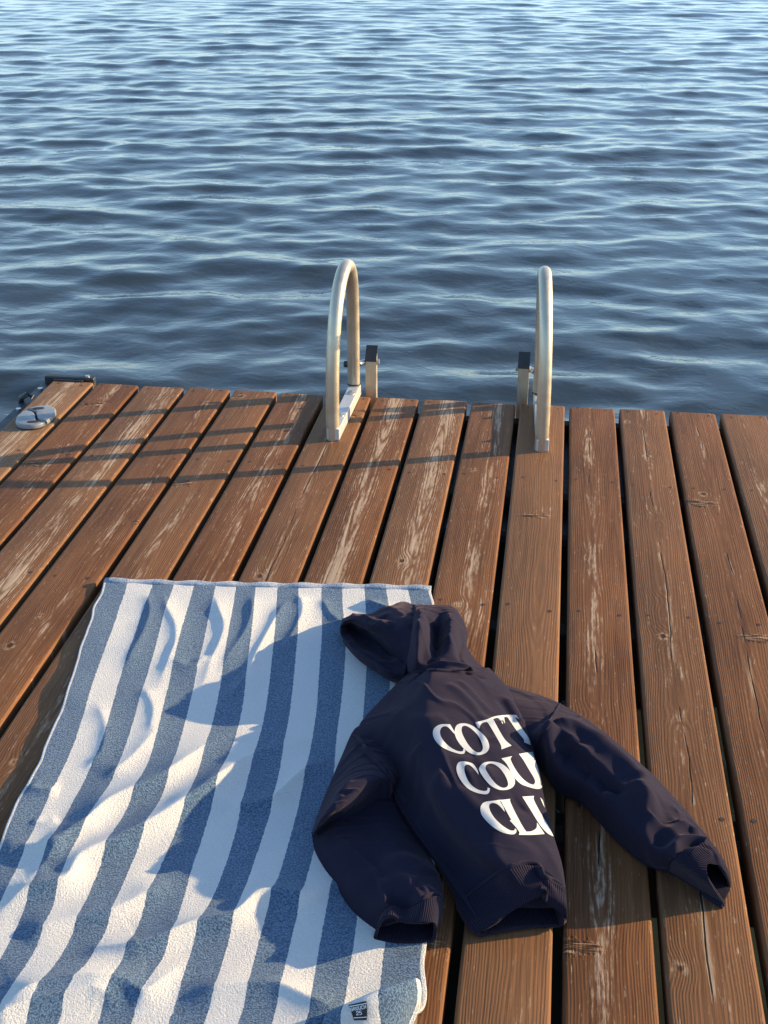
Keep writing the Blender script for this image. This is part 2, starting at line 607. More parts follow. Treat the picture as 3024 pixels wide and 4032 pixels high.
# ------------------------------------------------------------------ dock
PITCH_B, BW, BT = 0.145, 0.1305, 0.038
dock = empty('wooden_dock', 'brown stained wooden dock of long parallel boards jutting over the lake', 'dock', (1.2, -1.5, -0.1))
JOISTS = (-0.022, -0.525, -1.18, -1.83, -2.48, -3.13, -3.78)
WEAR = {1: (0.85, 0.0, 0.30), 2: (0.40, 0.01, 0.0), 3: (0.80, 0.015, 0.0), 4: (0.30, 0.02, 0.0), 5: (0.36, 0.0, 0.0), 6: (0.60, 0.012, 0.0),
        7: (0.42, -0.005, 0.0), 8: (0.78, 0.0, 0.0), 9: (0.85, 0.015, 0.0), 10: (0.56, 0.02, 0.0), 11: (0.10, 0.02, 0.10), 12: (0.36, -0.01, 0.0),
        13: (0.28, 0.0, 0.0), 14: (0.20, 0.005, 0.0), 15: (0.22, -0.01, 0.0)}
CRACK = {7: 0.75, 13: 0.7, 14: 0.45, 12: 0.35, 11: 0.1}
OFF = {1: 0.006, 5: 0.004, 6: -0.004, 7: 0.0, 8: 0.002, 9: 0.004, 10: -0.002}
for i in range(1, 20):
    y1 = OFF.get(i, random.uniform(-0.004, 0.004))
    L = 5.2
    bm = bmesh.new()
    box(bm, (0, y1 - L / 2, -BT / 2), (BW, L, BT))
    top = [e for e in bm.edges if all(v.co.z > -0.001 for v in e.verts)]
    ver = [e for e in bm.edges if abs(e.verts[0].co.z - e.verts[1].co.z) > 0.01]
    bmesh.ops.bevel(bm, geom=top + ver, offset=0.0070, segments=4, affect='EDGES', profile=0.55)
    bmesh.ops.bisect_plane(bm, geom=bm.verts[:] + bm.edges[:] + bm.faces[:], plane_co=(0, -1.6, 0), plane_no=(0, 1, 0))
    for jy in JOISTS:
        for sx in (-1, 1):
            px, py = sx * (0.043 + random.uniform(-0.006, 0.006)), jy + random.uniform(-0.012, 0.012)
            r = random.uniform(0.0032, 0.0044)
            vs = [bm.verts.new((px + r * math.cos(a * TAU / 10) * random.uniform(0.8, 1.2), py + r * 1.2 * math.sin(a * TAU / 10), 0.0006)) for a in range(10)]
            f = bm.faces.new(vs)
            f.material_index = 1
    me = bpy.data.meshes.new('deck_board')
    bm.normal_update()
    bm.to_mesh(me)
    bm.free()
    o = mesh_obj('deck_board', me, [MAT['wood'], MAT['rust']], None, True)
    me.set_sharp_from_angle(angle=R(50))
    o.location = (i * PITCH_B - BW / 2, 0, random.uniform(-0.0012, 0.0012))
    o.rotation_euler = (0, random.uniform(-0.006, 0.006), random.uniform(-0.0006, 0.0006))
    wv, wx, ti = WEAR.get(i, (0.3, 0.0, 0.0))
    ti += (0.0, 0.10, 0.04, 0.16, 0.02, 0.12)[(i * 5) % 6]
    o['seed'] = float(i * 0.731 + 0.17)
    o['wear'] = float(wv)
    o['wearx'] = float(wx)
    o['tint'] = float(ti)
    o['crack'] = float(CRACK.get(i, -0.1))
    place(o, dock)
for jy in JOISTS:
    bm = bmesh.new()
    box(bm, (1.42, jy - 0.015, -BT - 0.076), (2.78, 0.042, 0.15), 0.004)
    place(bm_obj('joist', bm, MAT['joist'], None, False), dock)
bm = bmesh.new()
box(bm, (1.42, -0.37, -0.22), (2.7, 0.66, 0.28), 0.02)
place(bm_obj('float', bm, MAT['black'], None, False), dock)
# black steel edge along the open side of the outermost board, with its corner cap and bolts
bm = bmesh.new()
xl = PITCH_B - BW
box(bm, (xl - 0.022, -2.45, -0.055), (0.038, 5.0, 0.085), 0.003)
edge = place(bm_obj('edge_rail', bm, MAT['blackmetal'], None, False), dock)
for yb in (-0.05, -0.22, -0.48, -1.0):
    bm = bmesh.new()
    cyl(bm, (xl - 0.022, yb, -0.0127), (xl - 0.022, yb, -0.006), 0.008, 12)
    b = bm_obj('bolt', bm, MAT['steel'], None, True, R(40))
    b.parent = edge
bm = bmesh.new()
tube(bm, [(xl - 0.045, -0.15, -0.03), (xl - 0.04, -0.15, 0.0), (xl - 0.02, -0.15, 0.012), (xl - 0.004, -0.15, 0.004)], 0.009, 10)
b = bm_obj('bracket', bm, MAT['blackmetal'], None, True)
b.parent = edge
bm = bmesh.new()
box(bm, (xl + BW / 2 - 0.016, 0.020, -0.012), (BW + 0.030, 0.022, 0.045), 0.004)
box(bm, (xl + BW / 2 - 0.016, 0.006, 0.003), (BW - 0.034, 0.016, 0.005), 0.0015)
place(bm_obj('corner_cap', bm, MAT['blackmetal'], None, False), dock)
bm = bmesh.new()
cyl(bm, (xl + BW - 0.024, 0.020, 0.0105), (xl + BW - 0.024, 0.020, 0.0155), 0.007, 12)
place(bm_obj('bolt', bm, MAT['steel'], None, True, R(40)), dock)

# ------------------------------------------------------------------ ladder
lad = empty('swim_ladder', 'aluminium swim ladder with two arched handrails bolted to the dock edge', 'ladder', (1.245, 0, 0))
RT = 0.0185
for lx, inw, skew in ((0.957, 1, 0.006), (1.534, -1, -0.017)):
    yf, yr = -0.333, 0.004
    prof = [(yf, 0.0), (yf, 0.08), (yf + 0.002, 0.16), (yf + 0.006, 0.22), (yf + 0.018, 0.29), (yf + 0.042, 0.352), (yf + 0.082, 0.405), (yf + 0.13, 0.433),
            (yf + 0.180, 0.440), (yf + 0.228, 0.425), (yf + 0.268, 0.39), (yf + 0.296, 0.34), (yf + 0.314, 0.27), (yf + 0.324, 0.20), (yf + 0.331, 0.12), (yr, 0.036)]
    P = np.array(prof)
    Q = cr(P, np.linspace(0, len(P) - 1, 90))
    bx = lambda y: lx + skew * (y - yf) / (yr - yf)
    ang = Matrix.Rotation(-math.atan2(skew, yr - yf), 3, 'Z')
    bm = bmesh.new()
    tube(bm, [(bx(y) + (inw * 0.010) * (z / 0.44) ** 2, y, z) for y, z in Q], RT, 28)
    h = place(bm_obj('handrail', bm, MAT['alu'], None, True, R(60)), lad)
    bm = bmesh.new()
    tube(bm, [(bx(yr), yr, 0.0365), (bx(yr), yr, 0.0395)], RT + 0.003, 24)
    g = bm_obj('rubber_ring', bm, MAT['black'], None, True, R(40))
    g.parent = h
    bm = bmesh.new()
    box(bm, (bx((yf + yr) / 2) + (0.004 if inw > 0 else 0.002), (yf + yr) / 2 + 0.002, 0.018), (0.034, yr - yf + 0.036, 0.0345), 0.002, rot=ang)
    bb = place(bm_obj('base_bar', bm, MAT['bar'], None, False), lad)
    for yb in (-0.075, -0.245):
        bm = bmesh.new()
        cyl(bm, (bx(yb) + inw * 0.004, yb, 0.0352), (bx(yb) + inw * 0.004, yb, 0.037), 0.012, 20)
        cyl(bm, (bx(yb) + inw * 0.004, yb, 0.037), (bx(yb) + inw * 0.004, yb, 0.044), 0.007, 6)
        b = bm_obj('bolt', bm, MAT['steel'], None, True, R(35))
        b.parent = bb
    # hinged stile with its slanted black plug, pinned to the rail
    sx = bx(yr) + inw * 0.049
    sy = 0.036
    bm = bmesh.new()
    zt = 0.104
    hw = 0.016
    vs = [bm.verts.new(c) for c in ((sx - hw, sy - hw, -1.0), (sx + hw, sy - hw, -1.0), (sx + hw, sy + hw, -1.0), (sx - hw, sy + hw, -1.0),
                                    (sx - hw, sy - hw, zt), (sx + hw, sy - hw, zt), (sx + hw, sy + hw, zt + 0.034), (sx - hw, sy + hw, zt + 0.034))]
    for f in ((0, 1, 5, 4), (1, 2, 6, 5), (2, 3, 7, 6), (3, 0, 4, 7), (4, 5, 6, 7), (3, 2, 1, 0)):
        bm.faces.new([vs[k] for k in f])
    bmesh.ops.bevel(bm, geom=[e for e in bm.edges if abs(e.verts[0].co.z - e.verts[1].co.z) > 0.2], offset=0.003, segments=2, affect='EDGES')
    st = place(bm_obj('stile', bm, MAT['alu'], None, False), lad)
    bm = bmesh.new()
    hw2 = 0.0172
    vs = [bm.verts.new(c) for c in ((sx - hw2, sy - hw2, zt - 0.001), (sx + hw2, sy - hw2, zt - 0.001), (sx + hw2, sy + hw2, zt + 0.035), (sx - hw2, sy + hw2, zt + 0.035),
                                    (sx - hw2, sy - hw2 + 0.001, zt + 0.007), (sx + hw2, sy - hw2 + 0.001, zt + 0.007), (sx + hw2, sy + hw2, zt + 0.040), (sx - hw2, sy + hw2, zt + 0.040))]
    for f in ((0, 1, 5, 4), (1, 2, 6, 5), (2, 3, 7, 6), (3, 0, 4, 7), (4, 5, 6, 7), (3, 2, 1, 0)):
        bm.faces.new([vs[k] for k in f])
    c = bm_obj('plug', bm, MAT['black'], None, False)
    c.parent = st
    bm = bmesh.new()
    zb = 0.098
    cyl(bm, (bx(yr) + inw * (RT - 0.003), yr + 0.006, zb), (sx - inw * hw, sy, zb), 0.0085, 16)
    place(bm_obj('hinge_pin', bm, MAT['steel'], None, True, R(40)), lad)
    bm = bmesh.new()
    cyl(bm, (sx + inw * hw, sy, zb), (sx + inw * (hw + 0.008), sy, zb), 0.009, 6)
    place(bm_obj('nut', bm, MAT['steel'], None, True, R(40)), lad)
    bm = bmesh.new()
    cyl(bm, (bx(yr) - inw * (RT - 0.003), yr, zb), (bx(yr) - inw * (RT + 0.011), yr, zb), 0.010, 14)
    bmesh.ops.bevel(bm, geom=bm.edges[:], offset=0.002, segments=2, affect='EDGES')
    place(bm_obj('pin_knob', bm, MAT['black'], None, True, R(40)), lad)
for zr in (-0.16, -0.44, -0.72):
    bm = bmesh.new()
    box(bm, (1.2445, 0.036, zr), (0.413, 0.06, 0.024), 0.005)
    place(bm_obj('rung', bm, MAT['bar'], None, False), lad)

# ------------------------------------------------------------------ cleat
cc = at(142, 1640, 0.012)
cl = empty('folding_cleat', 'pale grey folding mooring cleat screwed to the outermost dock board', 'cleat', (cc[0], cc[1], 0))


def prism(bm, pts, z0, z1, bev):
    vs = [bm.verts.new((x, y, z0)) for x, y in pts]
    f = bm.faces.new(vs)
    r = bmesh.ops.extrude_face_region(bm, geom=[f])
    tv = [g for g in r['geom'] if isinstance(g, bmesh.types.BMVert)]
    for v in tv:
        v.co.z = z1
    ts = set(tv)
    es = [e for e in bm.edges if e.verts[0] in ts and e.verts[1] in ts]
    bmesh.ops.bevel(bm, geom=es, offset=bev, segments=4, affect='EDGES', profile=0.5)


def oval(a, b, n=40, p=2.5, x0=0, y0=0, rot=0):
    out = []
    for k in range(n):
        t = k * TAU / n
        c, s = math.cos(t), math.sin(t)
        x = a * math.copysign(abs(c) ** (2 / p), c)
        y = b * math.copysign(abs(s) ** (2 / p), s)
        out.append((x0 + x * math.cos(rot) - y * math.sin(rot), y0 + x * math.sin(rot) + y * math.cos(rot)))
    return out


CA, CB = 0.049, 0.076
bm = bmesh.new()
prism(bm, [(cc[0] + x, cc[1] + y) for x, y in oval(CA, CB)], 0.0005, 0.008, 0.004)
cb = place(bm_obj('base', bm, MAT['dark'], None, True, R(50)), cl)


def s_half(sgn):
    """one half of the oval, cut by an S-shaped gap"""
    gap = [(x, 0.040 * math.tanh(x / 0.018) * -1) for x in np.linspace(-1, 1, 25) * (CA - 0.003)]
    g = 0.0066
    pts = []
    for x, y in gap:
        pts.append((x, y + g))
    # boundary of the oval from the right end of the gap over the top to its left end
    out = []
    for k in range(121):
        t = k * TAU / 120
        c, s = math.cos(t), math.sin(t)
        x, y = CA * math.copysign(abs(c) ** 0.8, c), CB * math.copysign(abs(s) ** 0.8, s)
        yg = -0.040 * math.tanh(x / 0.018) + g
        if y > yg + 0.001:
            out.append((t, x, y))
    a0 = math.atan2(-0.040, CA)
    out.sort(key=lambda q: (q[0] - a0) % TAU)
    pts += [(x, y) for _, x, y in out]
    return [(cc[0] + sgn * x, cc[1] + sgn * y) for x, y in pts]


for sgn in (1, -1):
    bm = bmesh.new()
    prism(bm, s_half(sgn), 0.005, 0.017, 0.005)
    hn = place(bm_obj('horn', bm, MAT['cleat'], None, True, R(50)), cl)
    bm = bmesh.new()
    prism(bm, [(cc[0] + x, cc[1] + y) for x, y in oval(0.017, 0.009, 24, 2.4, sgn * -0.012, sgn * 0.050, 0.25)], 0.0165, 0.0176, 0.0003)
    sc = bm_obj('finger_slot', bm, MAT['dark'], None, True, R(50))
    sc.parent = hn

# ------------------------------------------------------------------ towel
tw = empty('beach_towel', 'blue and white striped terry beach towel spread out crumpled on the dock boards', 'towel', (1.0, -1.7, 0))
rowsT = [
    (2306, [414, 501, 597, 680, 764, 850, 932, 1012, 1100, 1183, 1271, 1351, 1438, 1518, 1602, 1700]),
    (2430, [372, 462, 554, 646, 733, 826, 915, 1002, 1092, 1178, 1268, 1353, 1441, 1530, 1618, 1702]),
    (2600, [310, 403, 501, 603, 693, 791, 885, 978, 1070, 1160, 1254, 1354, 1444, 1542, 1637, 1705]),
    (2900, [188, 296, 408, 509, 619, 717, 825, 930, 1022, 1121, 1228, 1324, 1425, 1528, 1628, 1706]),
    (3100, [98, 208, 319, 436, 550, 660, 768, 860, 970, 1089, 1191, 1305, 1410, 1515, 1615, 1706]),
    (3400, [-40, 75, 175, 277, 404, 521, 636, 760, 886, 994, 1110, 1227, 1335, 1445, 1560, 1700]),
    (3700, [-180, -80, 36, 154, 274, 410, 536, 681, 766, 892, 1011, 1147, 1271, 1406, 1530, 1692]),
    (3950, [-320, -205, -92, 25, 145, 265, 416, 548, 693, 832, 965, 1099, 1234, 1365, 1490, 1668]),
    (4010, [-352, -236, -120, -2, 118, 240, 392, 526, 672, 814, 948, 1084, 1222, 1350, 1445, 1545]),
    (4200, [-460, -340, -215, -90, 30, 160, 310, 450, 600, 750, 890, 1020, 1140, 1240, 1320, 1390]),
]
topv = lambda u: np.interp(u, [414, 680, 1000, 1270, 1450, 1700], [-18, -8, 0, 4, 6, 13])
G = np.array([[at(u, v + (topv(u) if k == 0 else 0), 0.010) for u in us] for k, (v, us) in enumerate(rowsT)])
ny_, nx_ = 470, 361
Gy = cr(G, np.linspace(0, len(rowsT) - 1, ny_))
uu = np.linspace(0, 15, nx_)
Gt = cr(Gy.transpose(1, 0, 2), uu).transpose(1, 0, 2)
V = Gt.reshape(-1, 3).copy()
Wn = V[:, 0], V[:, 1]
# soft rumpling
for sc_, am, sd_ in ((5.5, 0.0034, 1), (11, 0.0024, 2), (26, 0.0016, 3)):
    V[:, 2] += am * vnoise(Wn[0] * sc_ + 3 + Wn[1] * sc_ * -0.55, Wn[1] * sc_ * 0.75 + Wn[0] * sc_ * 0.3 + 9, sd_)
z5 = lambda pts: [(x / 1.659, 3000 + y / 1.659) for x, y in pts]
z4 = lambda pts: [(x / 1.276, 2200 + y / 1.276) for x, y in pts]
un = np.tile(uu, ny_) / 15
edge_w = np.exp(-((1 - un) / 0.06) ** 2) + np.exp(-(un / 0.06) ** 2)
V[:, 0] += edge_w * (0.016 * vnoise(Wn[1] * 6 + 2, un * 3, 21) + 0.006 * vnoise(Wn[1] * 19, un * 3, 22))
V[:, 2] += edge_w * np.clip(0.018 * vnoise(Wn[1] * 8 + 5, un * 4 + 2, 23), 0, 1)
V[:, 0] += 0.010 * vnoise(Wn[0] * 7 + 2, Wn[1] * 5, 24)
zt_ = lambda pts: [(x * 1.588, 2205 + y * 1.588) for x, y in pts]
FOLDS = [
    (zt_([(60, 800), (110, 760), (165, 690), (215, 655), (270, 605), (340, 570), (420, 530), (500, 465), (600, 390)]), 0.020, 0.042, 0.017),
    (zt_([(-30, 890), (20, 850), (70, 822), (165, 798), (205, 742), (300, 695), (390, 650), (480, 590), (560, 530), (640, 470), (780, 430)]), 0.024, 0.044, 0.018),
    (zt_([(250, 545), (310, 500), (360, 450), (400, 390)]), 0.008, 0.030, 0.014),
    (zt_([(40, 930), (100, 912), (210, 885), (290, 865), (380, 818), (440, 780)]), 0.014, 0.036, 0.015),
    (zt_([(180, 985), (245, 965), (330, 960), (400, 940), (490, 905), (580, 885), (640, 835), (700, 828), (760, 835), (830, 800), (900, 770)]), 0.022, 0.026, 0.015),
    (zt_([(-20, 1110), (40, 1090), (110, 1060), (200, 1045), (300, 1045), (360, 1068), (420, 1020), (470, 960)]), 0.015, 0.045, 0.016),
    (zt_([(-40, 1150), (0, 1132), (80, 1105), (170, 1085), (250, 1072), (300, 1110)]), 0.020, 0.034, 0.016),
    (zt_([(540, 630), (590, 606), (670, 588), (750, 520), (830, 482)]), 0.013, 0.030, 0.015),
    (zt_([(430, 1090), (520, 1062), (620, 1050), (690, 1052), (800, 1098), (890, 1112)]), 0.014, 0.024, 0.022),
    (zt_([(-20, 716), (50, 708), (110, 716), (170, 706)]), 0.009, 0.020, 0.014),
    (zt_([(60, 556), (100, 566), (150, 566)]), 0.008, 0.018, 0.012),
    (zt_([(70, 640), (110, 650), (150, 640)]), 0.005, 0.018, 0.012),
    (zt_([(540, 340), (600, 300), (640, 220), (690, 130), (720, 80)]), 0.010, 0.018, 0.016),
    ([(640, 2290), (652, 2370), (690, 2450), (690, 2520), (660, 2600), (600, 2740)], 0.0085, 0.026, 0.018),
    ([(560, 2290), (590, 2380), (572, 2460), (520, 2560), (470, 2660)], 0.006, 0.022, 0.014),
    ([(835, 2290), (858, 2380), (882, 2450), (866, 2520), (830, 2600), (770, 2760)], 0.0095, 0.026, 0.018),
    ([(985, 2290), (992, 2390), (965, 2480), (905, 2570), (860, 2650)], 0.0085, 0.026, 0.015),
    ([(1160, 2300), (1192, 2380), (1160, 2470), (1090, 2580)], 0.008, 0.020, 0.015),
    ([(1260, 2330), (1300, 2400), (1350, 2440)], 0.007, 0.018, 0.014),
    ([(1420, 2345), (1480, 2375), (1560, 2400), (1640, 2420)], 0.014, 0.018, 0.016),
    (zt_([(230, 330), (260, 400), (250, 470), (200, 520)]), 0.006, 0.022, 0.016),
    (zt_([(350, 300), (380, 360), (370, 430)]), 0.007, 0.022, 0.016),
    (zt_([(420, 240), (470, 260), (520, 230)]), 0.007, 0.022, 0.016),
]
for px, amp, wl, wr in FOLDS:
    crease(V, px, amp, wl, wr, 0.02, 0.25, None, 1.3)
# keep the far hem lying flat
jj = np.repeat(np.arange(ny_), nx_)
f = np.clip(jj / 26, 0.25, 1)
V[:, 2] = 0.010 + (V[:, 2] - 0.010) * f
V[:, 2] = np.maximum(V[:, 2], 0.0075)
TOWEL_V = V
idx = np.arange(nx_ * ny_).reshape(ny_, nx_)
Fq = np.stack([idx[1:, :-1], idx[1:, 1:], idx[:-1, 1:], idx[:-1, :-1]], -1).reshape(-1, 4)


def add_uv(me, U, Vv):
    uvl = me.uv_layers.new(name='UVMap')
    li = np.empty(len(me.loops), dtype=np.int32)
    me.loops.foreach_get('vertex_index', li)
    uvl.data.foreach_set('uv', np.stack([U[li], Vv[li]], -1).astype(np.float32).ravel())


me = fast_mesh('cloth', V, Fq)
add_uv(me, np.tile(uu, ny_), jj * 0.003)
o = mesh_obj('cloth', me, MAT['towel'])
place(o, tw)
md = o.modifiers.new('thickness', 'SOLIDIFY')
md.thickness = 0.0055
md.offset = -1
# hem along the far end
hz = V.reshape(ny_, nx_, 3)[0]
bm = bmesh.new()
pts = [Vector((p[0], p[1] + 0.004, 0.0075 + 0.0018 * math.sin(k * 0.9))) for k, p in enumerate(hz[::6])]
rings = []
for p in pts:
    rings.append([bm.verts.new(p + Vector((0, 0.0115 * math.cos(a * TAU / 12), 0.0062 * math.sin(a * TAU / 12)))) for a in range(12)])
uvl = bm.loops.layers.uv.new('UVMap')
for i in range(len(rings) - 1):
    for k in range(12):
        f = bm.faces.new((rings[i][k], rings[i][(k + 1) % 12], rings[i + 1][(k + 1) % 12], rings[i + 1][k]))
        for l in f.loops:
            l[uvl].uv = (15 * i / (len(rings) - 1) + 0.01, 0)
bm.faces.new(rings[0][::-1])
bm.faces.new(rings[-1])
place(bm_obj('hem', bm, MAT['hem']), tw)


def sheet(name, rows, nv, nu, mat, parent, ucols, thick=0.0, extra=None):
    G = np.array([[at(*p) for p in r] for r in rows])
    A = cr(G, np.linspace(0, len(rows) - 1, nv))
    A = cr(A.transpose(1, 0, 2), np.linspace(0, len(rows[0]) - 1, nu)).transpose(1, 0, 2)
    V = A.reshape(-1, 3).copy()
    if extra:
        extra(V)
    idx = np.arange(nu * nv).reshape(nv, nu)
    Fq = np.stack([idx[1:, :-1], idx[1:, 1:], idx[:-1, 1:], idx[:-1, :-1]], -1).reshape(-1, 4)
    me = fast_mesh(name, V, Fq)
    U = np.interp(np.linspace(0, len(rows[0]) - 1, nu), np.arange(len(ucols)), ucols)
    add_uv(me, np.tile(U, nv), np.repeat(np.arange(nv) * 0.003, nu))
    o = mesh_obj(name, me, mat)
    if thick:
        md = o.modifiers.new('thickness', 'SOLIDIFY')
        md.thickness = thick
        md.offset = -1
    place(o, parent)
    return o


# the near corner, turned back over the cloth
flap_rows = [
    [(1310, 3985, 0.014), (1385, 3958, 0.016), (1440, 3938, 0.018), (1502, 3916, 0.020), (1570, 3894, 0.020), (1628, 3880, 0.018), (1650, 3882, 0.014)],
    [(1288, 3985, 0.044), (1360, 3952, 0.062), (1424, 3924, 0.072), (1492, 3896, 0.076), (1566, 3871, 0.074), (1632, 3852, 0.066), (1652, 3858, 0.050)],
    [(1268, 4030, 0.042), (1345, 3988, 0.060), (1416, 3964, 0.070), (1490, 3940, 0.074), (1572, 3915, 0.070), (1640, 3886, 0.060), (1660, 3894, 0.046)],
    [(1252, 4080, 0.032), (1345, 4042, 0.046), (1420, 4022, 0.054), (1495, 4003, 0.056), (1578, 3975, 0.052), (1640, 3938, 0.042), (1656, 3952, 0.030)],
    [(1245, 4140, 0.022), (1350, 4110, 0.030), (1430, 4095, 0.034), (1505, 4075, 0.034), (1575, 4040, 0.030), (1625, 3990, 0.024), (1640, 4002, 0.018)],
    [(1240, 4200, 0.013), (1360, 4180, 0.014), (1440, 4160, 0.014), (1510, 4140, 0.014), (1560, 4100, 0.013), (1600, 4050, 0.012), (1615, 4060, 0.010)],
]
flap = sheet('folded_corner', flap_rows, 60, 80, MAT['towel'], tw, [0.4, 1.02, 1.5, 2.0, 2.5, 2.96, 3.5], 0.006)
# woven tag with its writing
from_flap = BVHTree.FromPolygons([v.co for v in flap.data.vertices], [p.vertices[:] for p in flap.data.polygons])


def ray(bvh, u, v):
    d = Vector((u - W0 / 2) / F0 * _r - (v - H0 / 2) / F0 * _u + _fw).normalized()
    h, n, _, _ = bvh.ray_cast(Vector(CAM), d)
    if h is None:
        return None, None, d
    if n.dot(d) > 0:
        n = -n
    return h, n, d


def project_polys(name, polys, bvh, off, mat, parent, maxedge=10.0):
    """lay flat polygons (photo pixels, each [outer, hole, ...]) onto a cloth surface as a thin film"""
    bm = bmesh.new()
    for rings in polys:
        flat = [p for r in rings for p in r]
        vs = [bm.verts.new((p[0], p[1], 0)) for p in flat]
        for t in tessellate_polygon([[Vector((x, y, 0)) for x, y in r] for r in rings]):
            try:
                bm.faces.new([vs[k] for k in t])
            except ValueError:
                pass
    for _ in range(5):
        es = [e for e in bm.edges if e.calc_length() > maxedge]
        if not es:
            break
        bmesh.ops.subdivide_edges(bm, edges=es, cuts=1)
        bmesh.ops.triangulate(bm, faces=[f for f in bm.faces if len(f.verts) > 3])
    bad = []
    for v in bm.verts:
        h, n, d = ray(bvh, v.co.x, v.co.y)
        if h is None:
            bad.append(v)
        else:
            v.co = h + (n * 0.6 - d * 0.4) * off
    bmesh.ops.delete(bm, geom=bad, context='VERTS')
    bm.normal_update()
    for f in bm.faces:
        if f.normal.dot(f.calc_center_median() - Vector(CAM)) > 0:
            f.normal_flip()
    me = bpy.data.meshes.new(name)
    bm.to_mesh(me)
    bm.free()
    o = mesh_obj(name, me, mat)
    place(o, parent) if parent.parent is None else setattr(o, 'parent', parent)
    return o


tz = lambda pts: [(1300 + x / 8.295, 3900 + y / 8.295) for x, y in pts]
tag = project_polys('tag', [[tz([(600, 480), (1180, 340), (1212, 560), (1200, 960), (780, 970), (655, 560)])]], from_flap, 0.0016, MAT['tag'], tw, 6)
GLY = {'G': [[(1, .8), (.8, 1), (.2, 1), (0, .8), (0, .2), (.2, 0), (.8, 0), (1, .2), (1, .5), (.55, .5)]], 'R': [[(0, 0), (0, 1), (.8, 1), (1, .85), (1, .6), (.8, .48), (0, .48)], [(.5, .48), (1, 0)]],
       'O': [[(.2, 0), (.8, 0), (1, .2), (1, .8), (.8, 1), (.2, 1), (0, .8), (0, .2), (.2, 0)]], 'U': [[(0, 1), (0, .2), (.2, 0), (.8, 0), (1, .2), (1, 1)]],
       'C': [[(1, .8), (.8, 1), (.2, 1), (0, .8), (0, .2), (.2, 0), (.8, 0), (1, .2)]], 'H': [[(0, 0), (0, 1)], [(1, 0), (1, 1)], [(0, .5), (1, .5)]],
       '2': [[(0, .8), (.2, 1), (.8, 1), (1, .8), (1, .6), (0, .15), (0, 0), (1, 0)]], '5': [[(1, 1), (0, 1), (0, .55), (.75, .55), (1, .4), (1, .15), (.8, 0), (0, 0)]]}


def strokes(text, x0, y0, x1, y1, h, wd, lift):
    """stroke lettering from lower-left (x0,y0) to lower-right (x1,y1) in tag-zoom pixels"""
    out = []
    n = len(text)
    dx, dy = (x1 - x0) / n, (y1 - y0) / n
    up = (lift * h, -h)
    for k, ch in enumerate(text):
        ox, oy = x0 + dx * k, y0 + dy * k
        q = lambda p: (ox + dx * 0.66 * p[0] + up[0] * p[1], oy + dy * 0.66 * p[0] + up[1] * p[1])
        for s in GLY[ch]:
            for a, b in zip(s[:-1], s[1:]):
                A, B = np.array(q(a)), np.array(q(b))
                t = (B - A) / np.linalg.norm(B - A)
                nn = np.array([-t[1], t[0]]) * wd
                A, B = A - t * wd * 0.8, B + t * wd * 0.8
                out.append([tz([tuple(A + nn), tuple(B + nn), tuple(B - nn), tuple(A - nn)])])
    return out


ws = strokes('GROUCH', 698, 668, 1200, 566, 92, 8, -0.16) + strokes('25', 868, 785, 1064, 760, 108, 9, -0.12)
ws += [[tz([(640, 505), (1185, 405), (1190, 432), (650, 532)])], [tz([(775, 868), (1205, 838), (1205, 862), (780, 892)])]]
wl_ = project_polys('lettering', ws, from_flap, 0.0028, MAT['thread'], tag, 8)

# ------------------------------------------------------------------ hoodie
hd = empty('hoodie', 'navy blue hooded sweatshirt with big white letters lying back up over the towel edge', 'hoodie', (1.45, -2.0, 0))


def loops(rows, base, nb=4, rows_base=None, sag=0.0):
    out = []
    for k, r in enumerate(rows):
        bz = base if rows_base is None else rows_base[k]
        T = [at(*p) for p in r]
        Rr, Ll = T[-1], T[0]
        B = []
        for f in np.linspace(0.05, 0.95, nb):
            q = Rr + (Ll - Rr) * f
            q[2] = bz
            q[1] -= sag * max(0.0, k / (len(rows) - 1) - 0.5) * 2 * math.sin(math.pi * f) ** 0.5
            B.append(q)
        out.append(np.array(T + B))
    return np.array(out), len(rows[0])


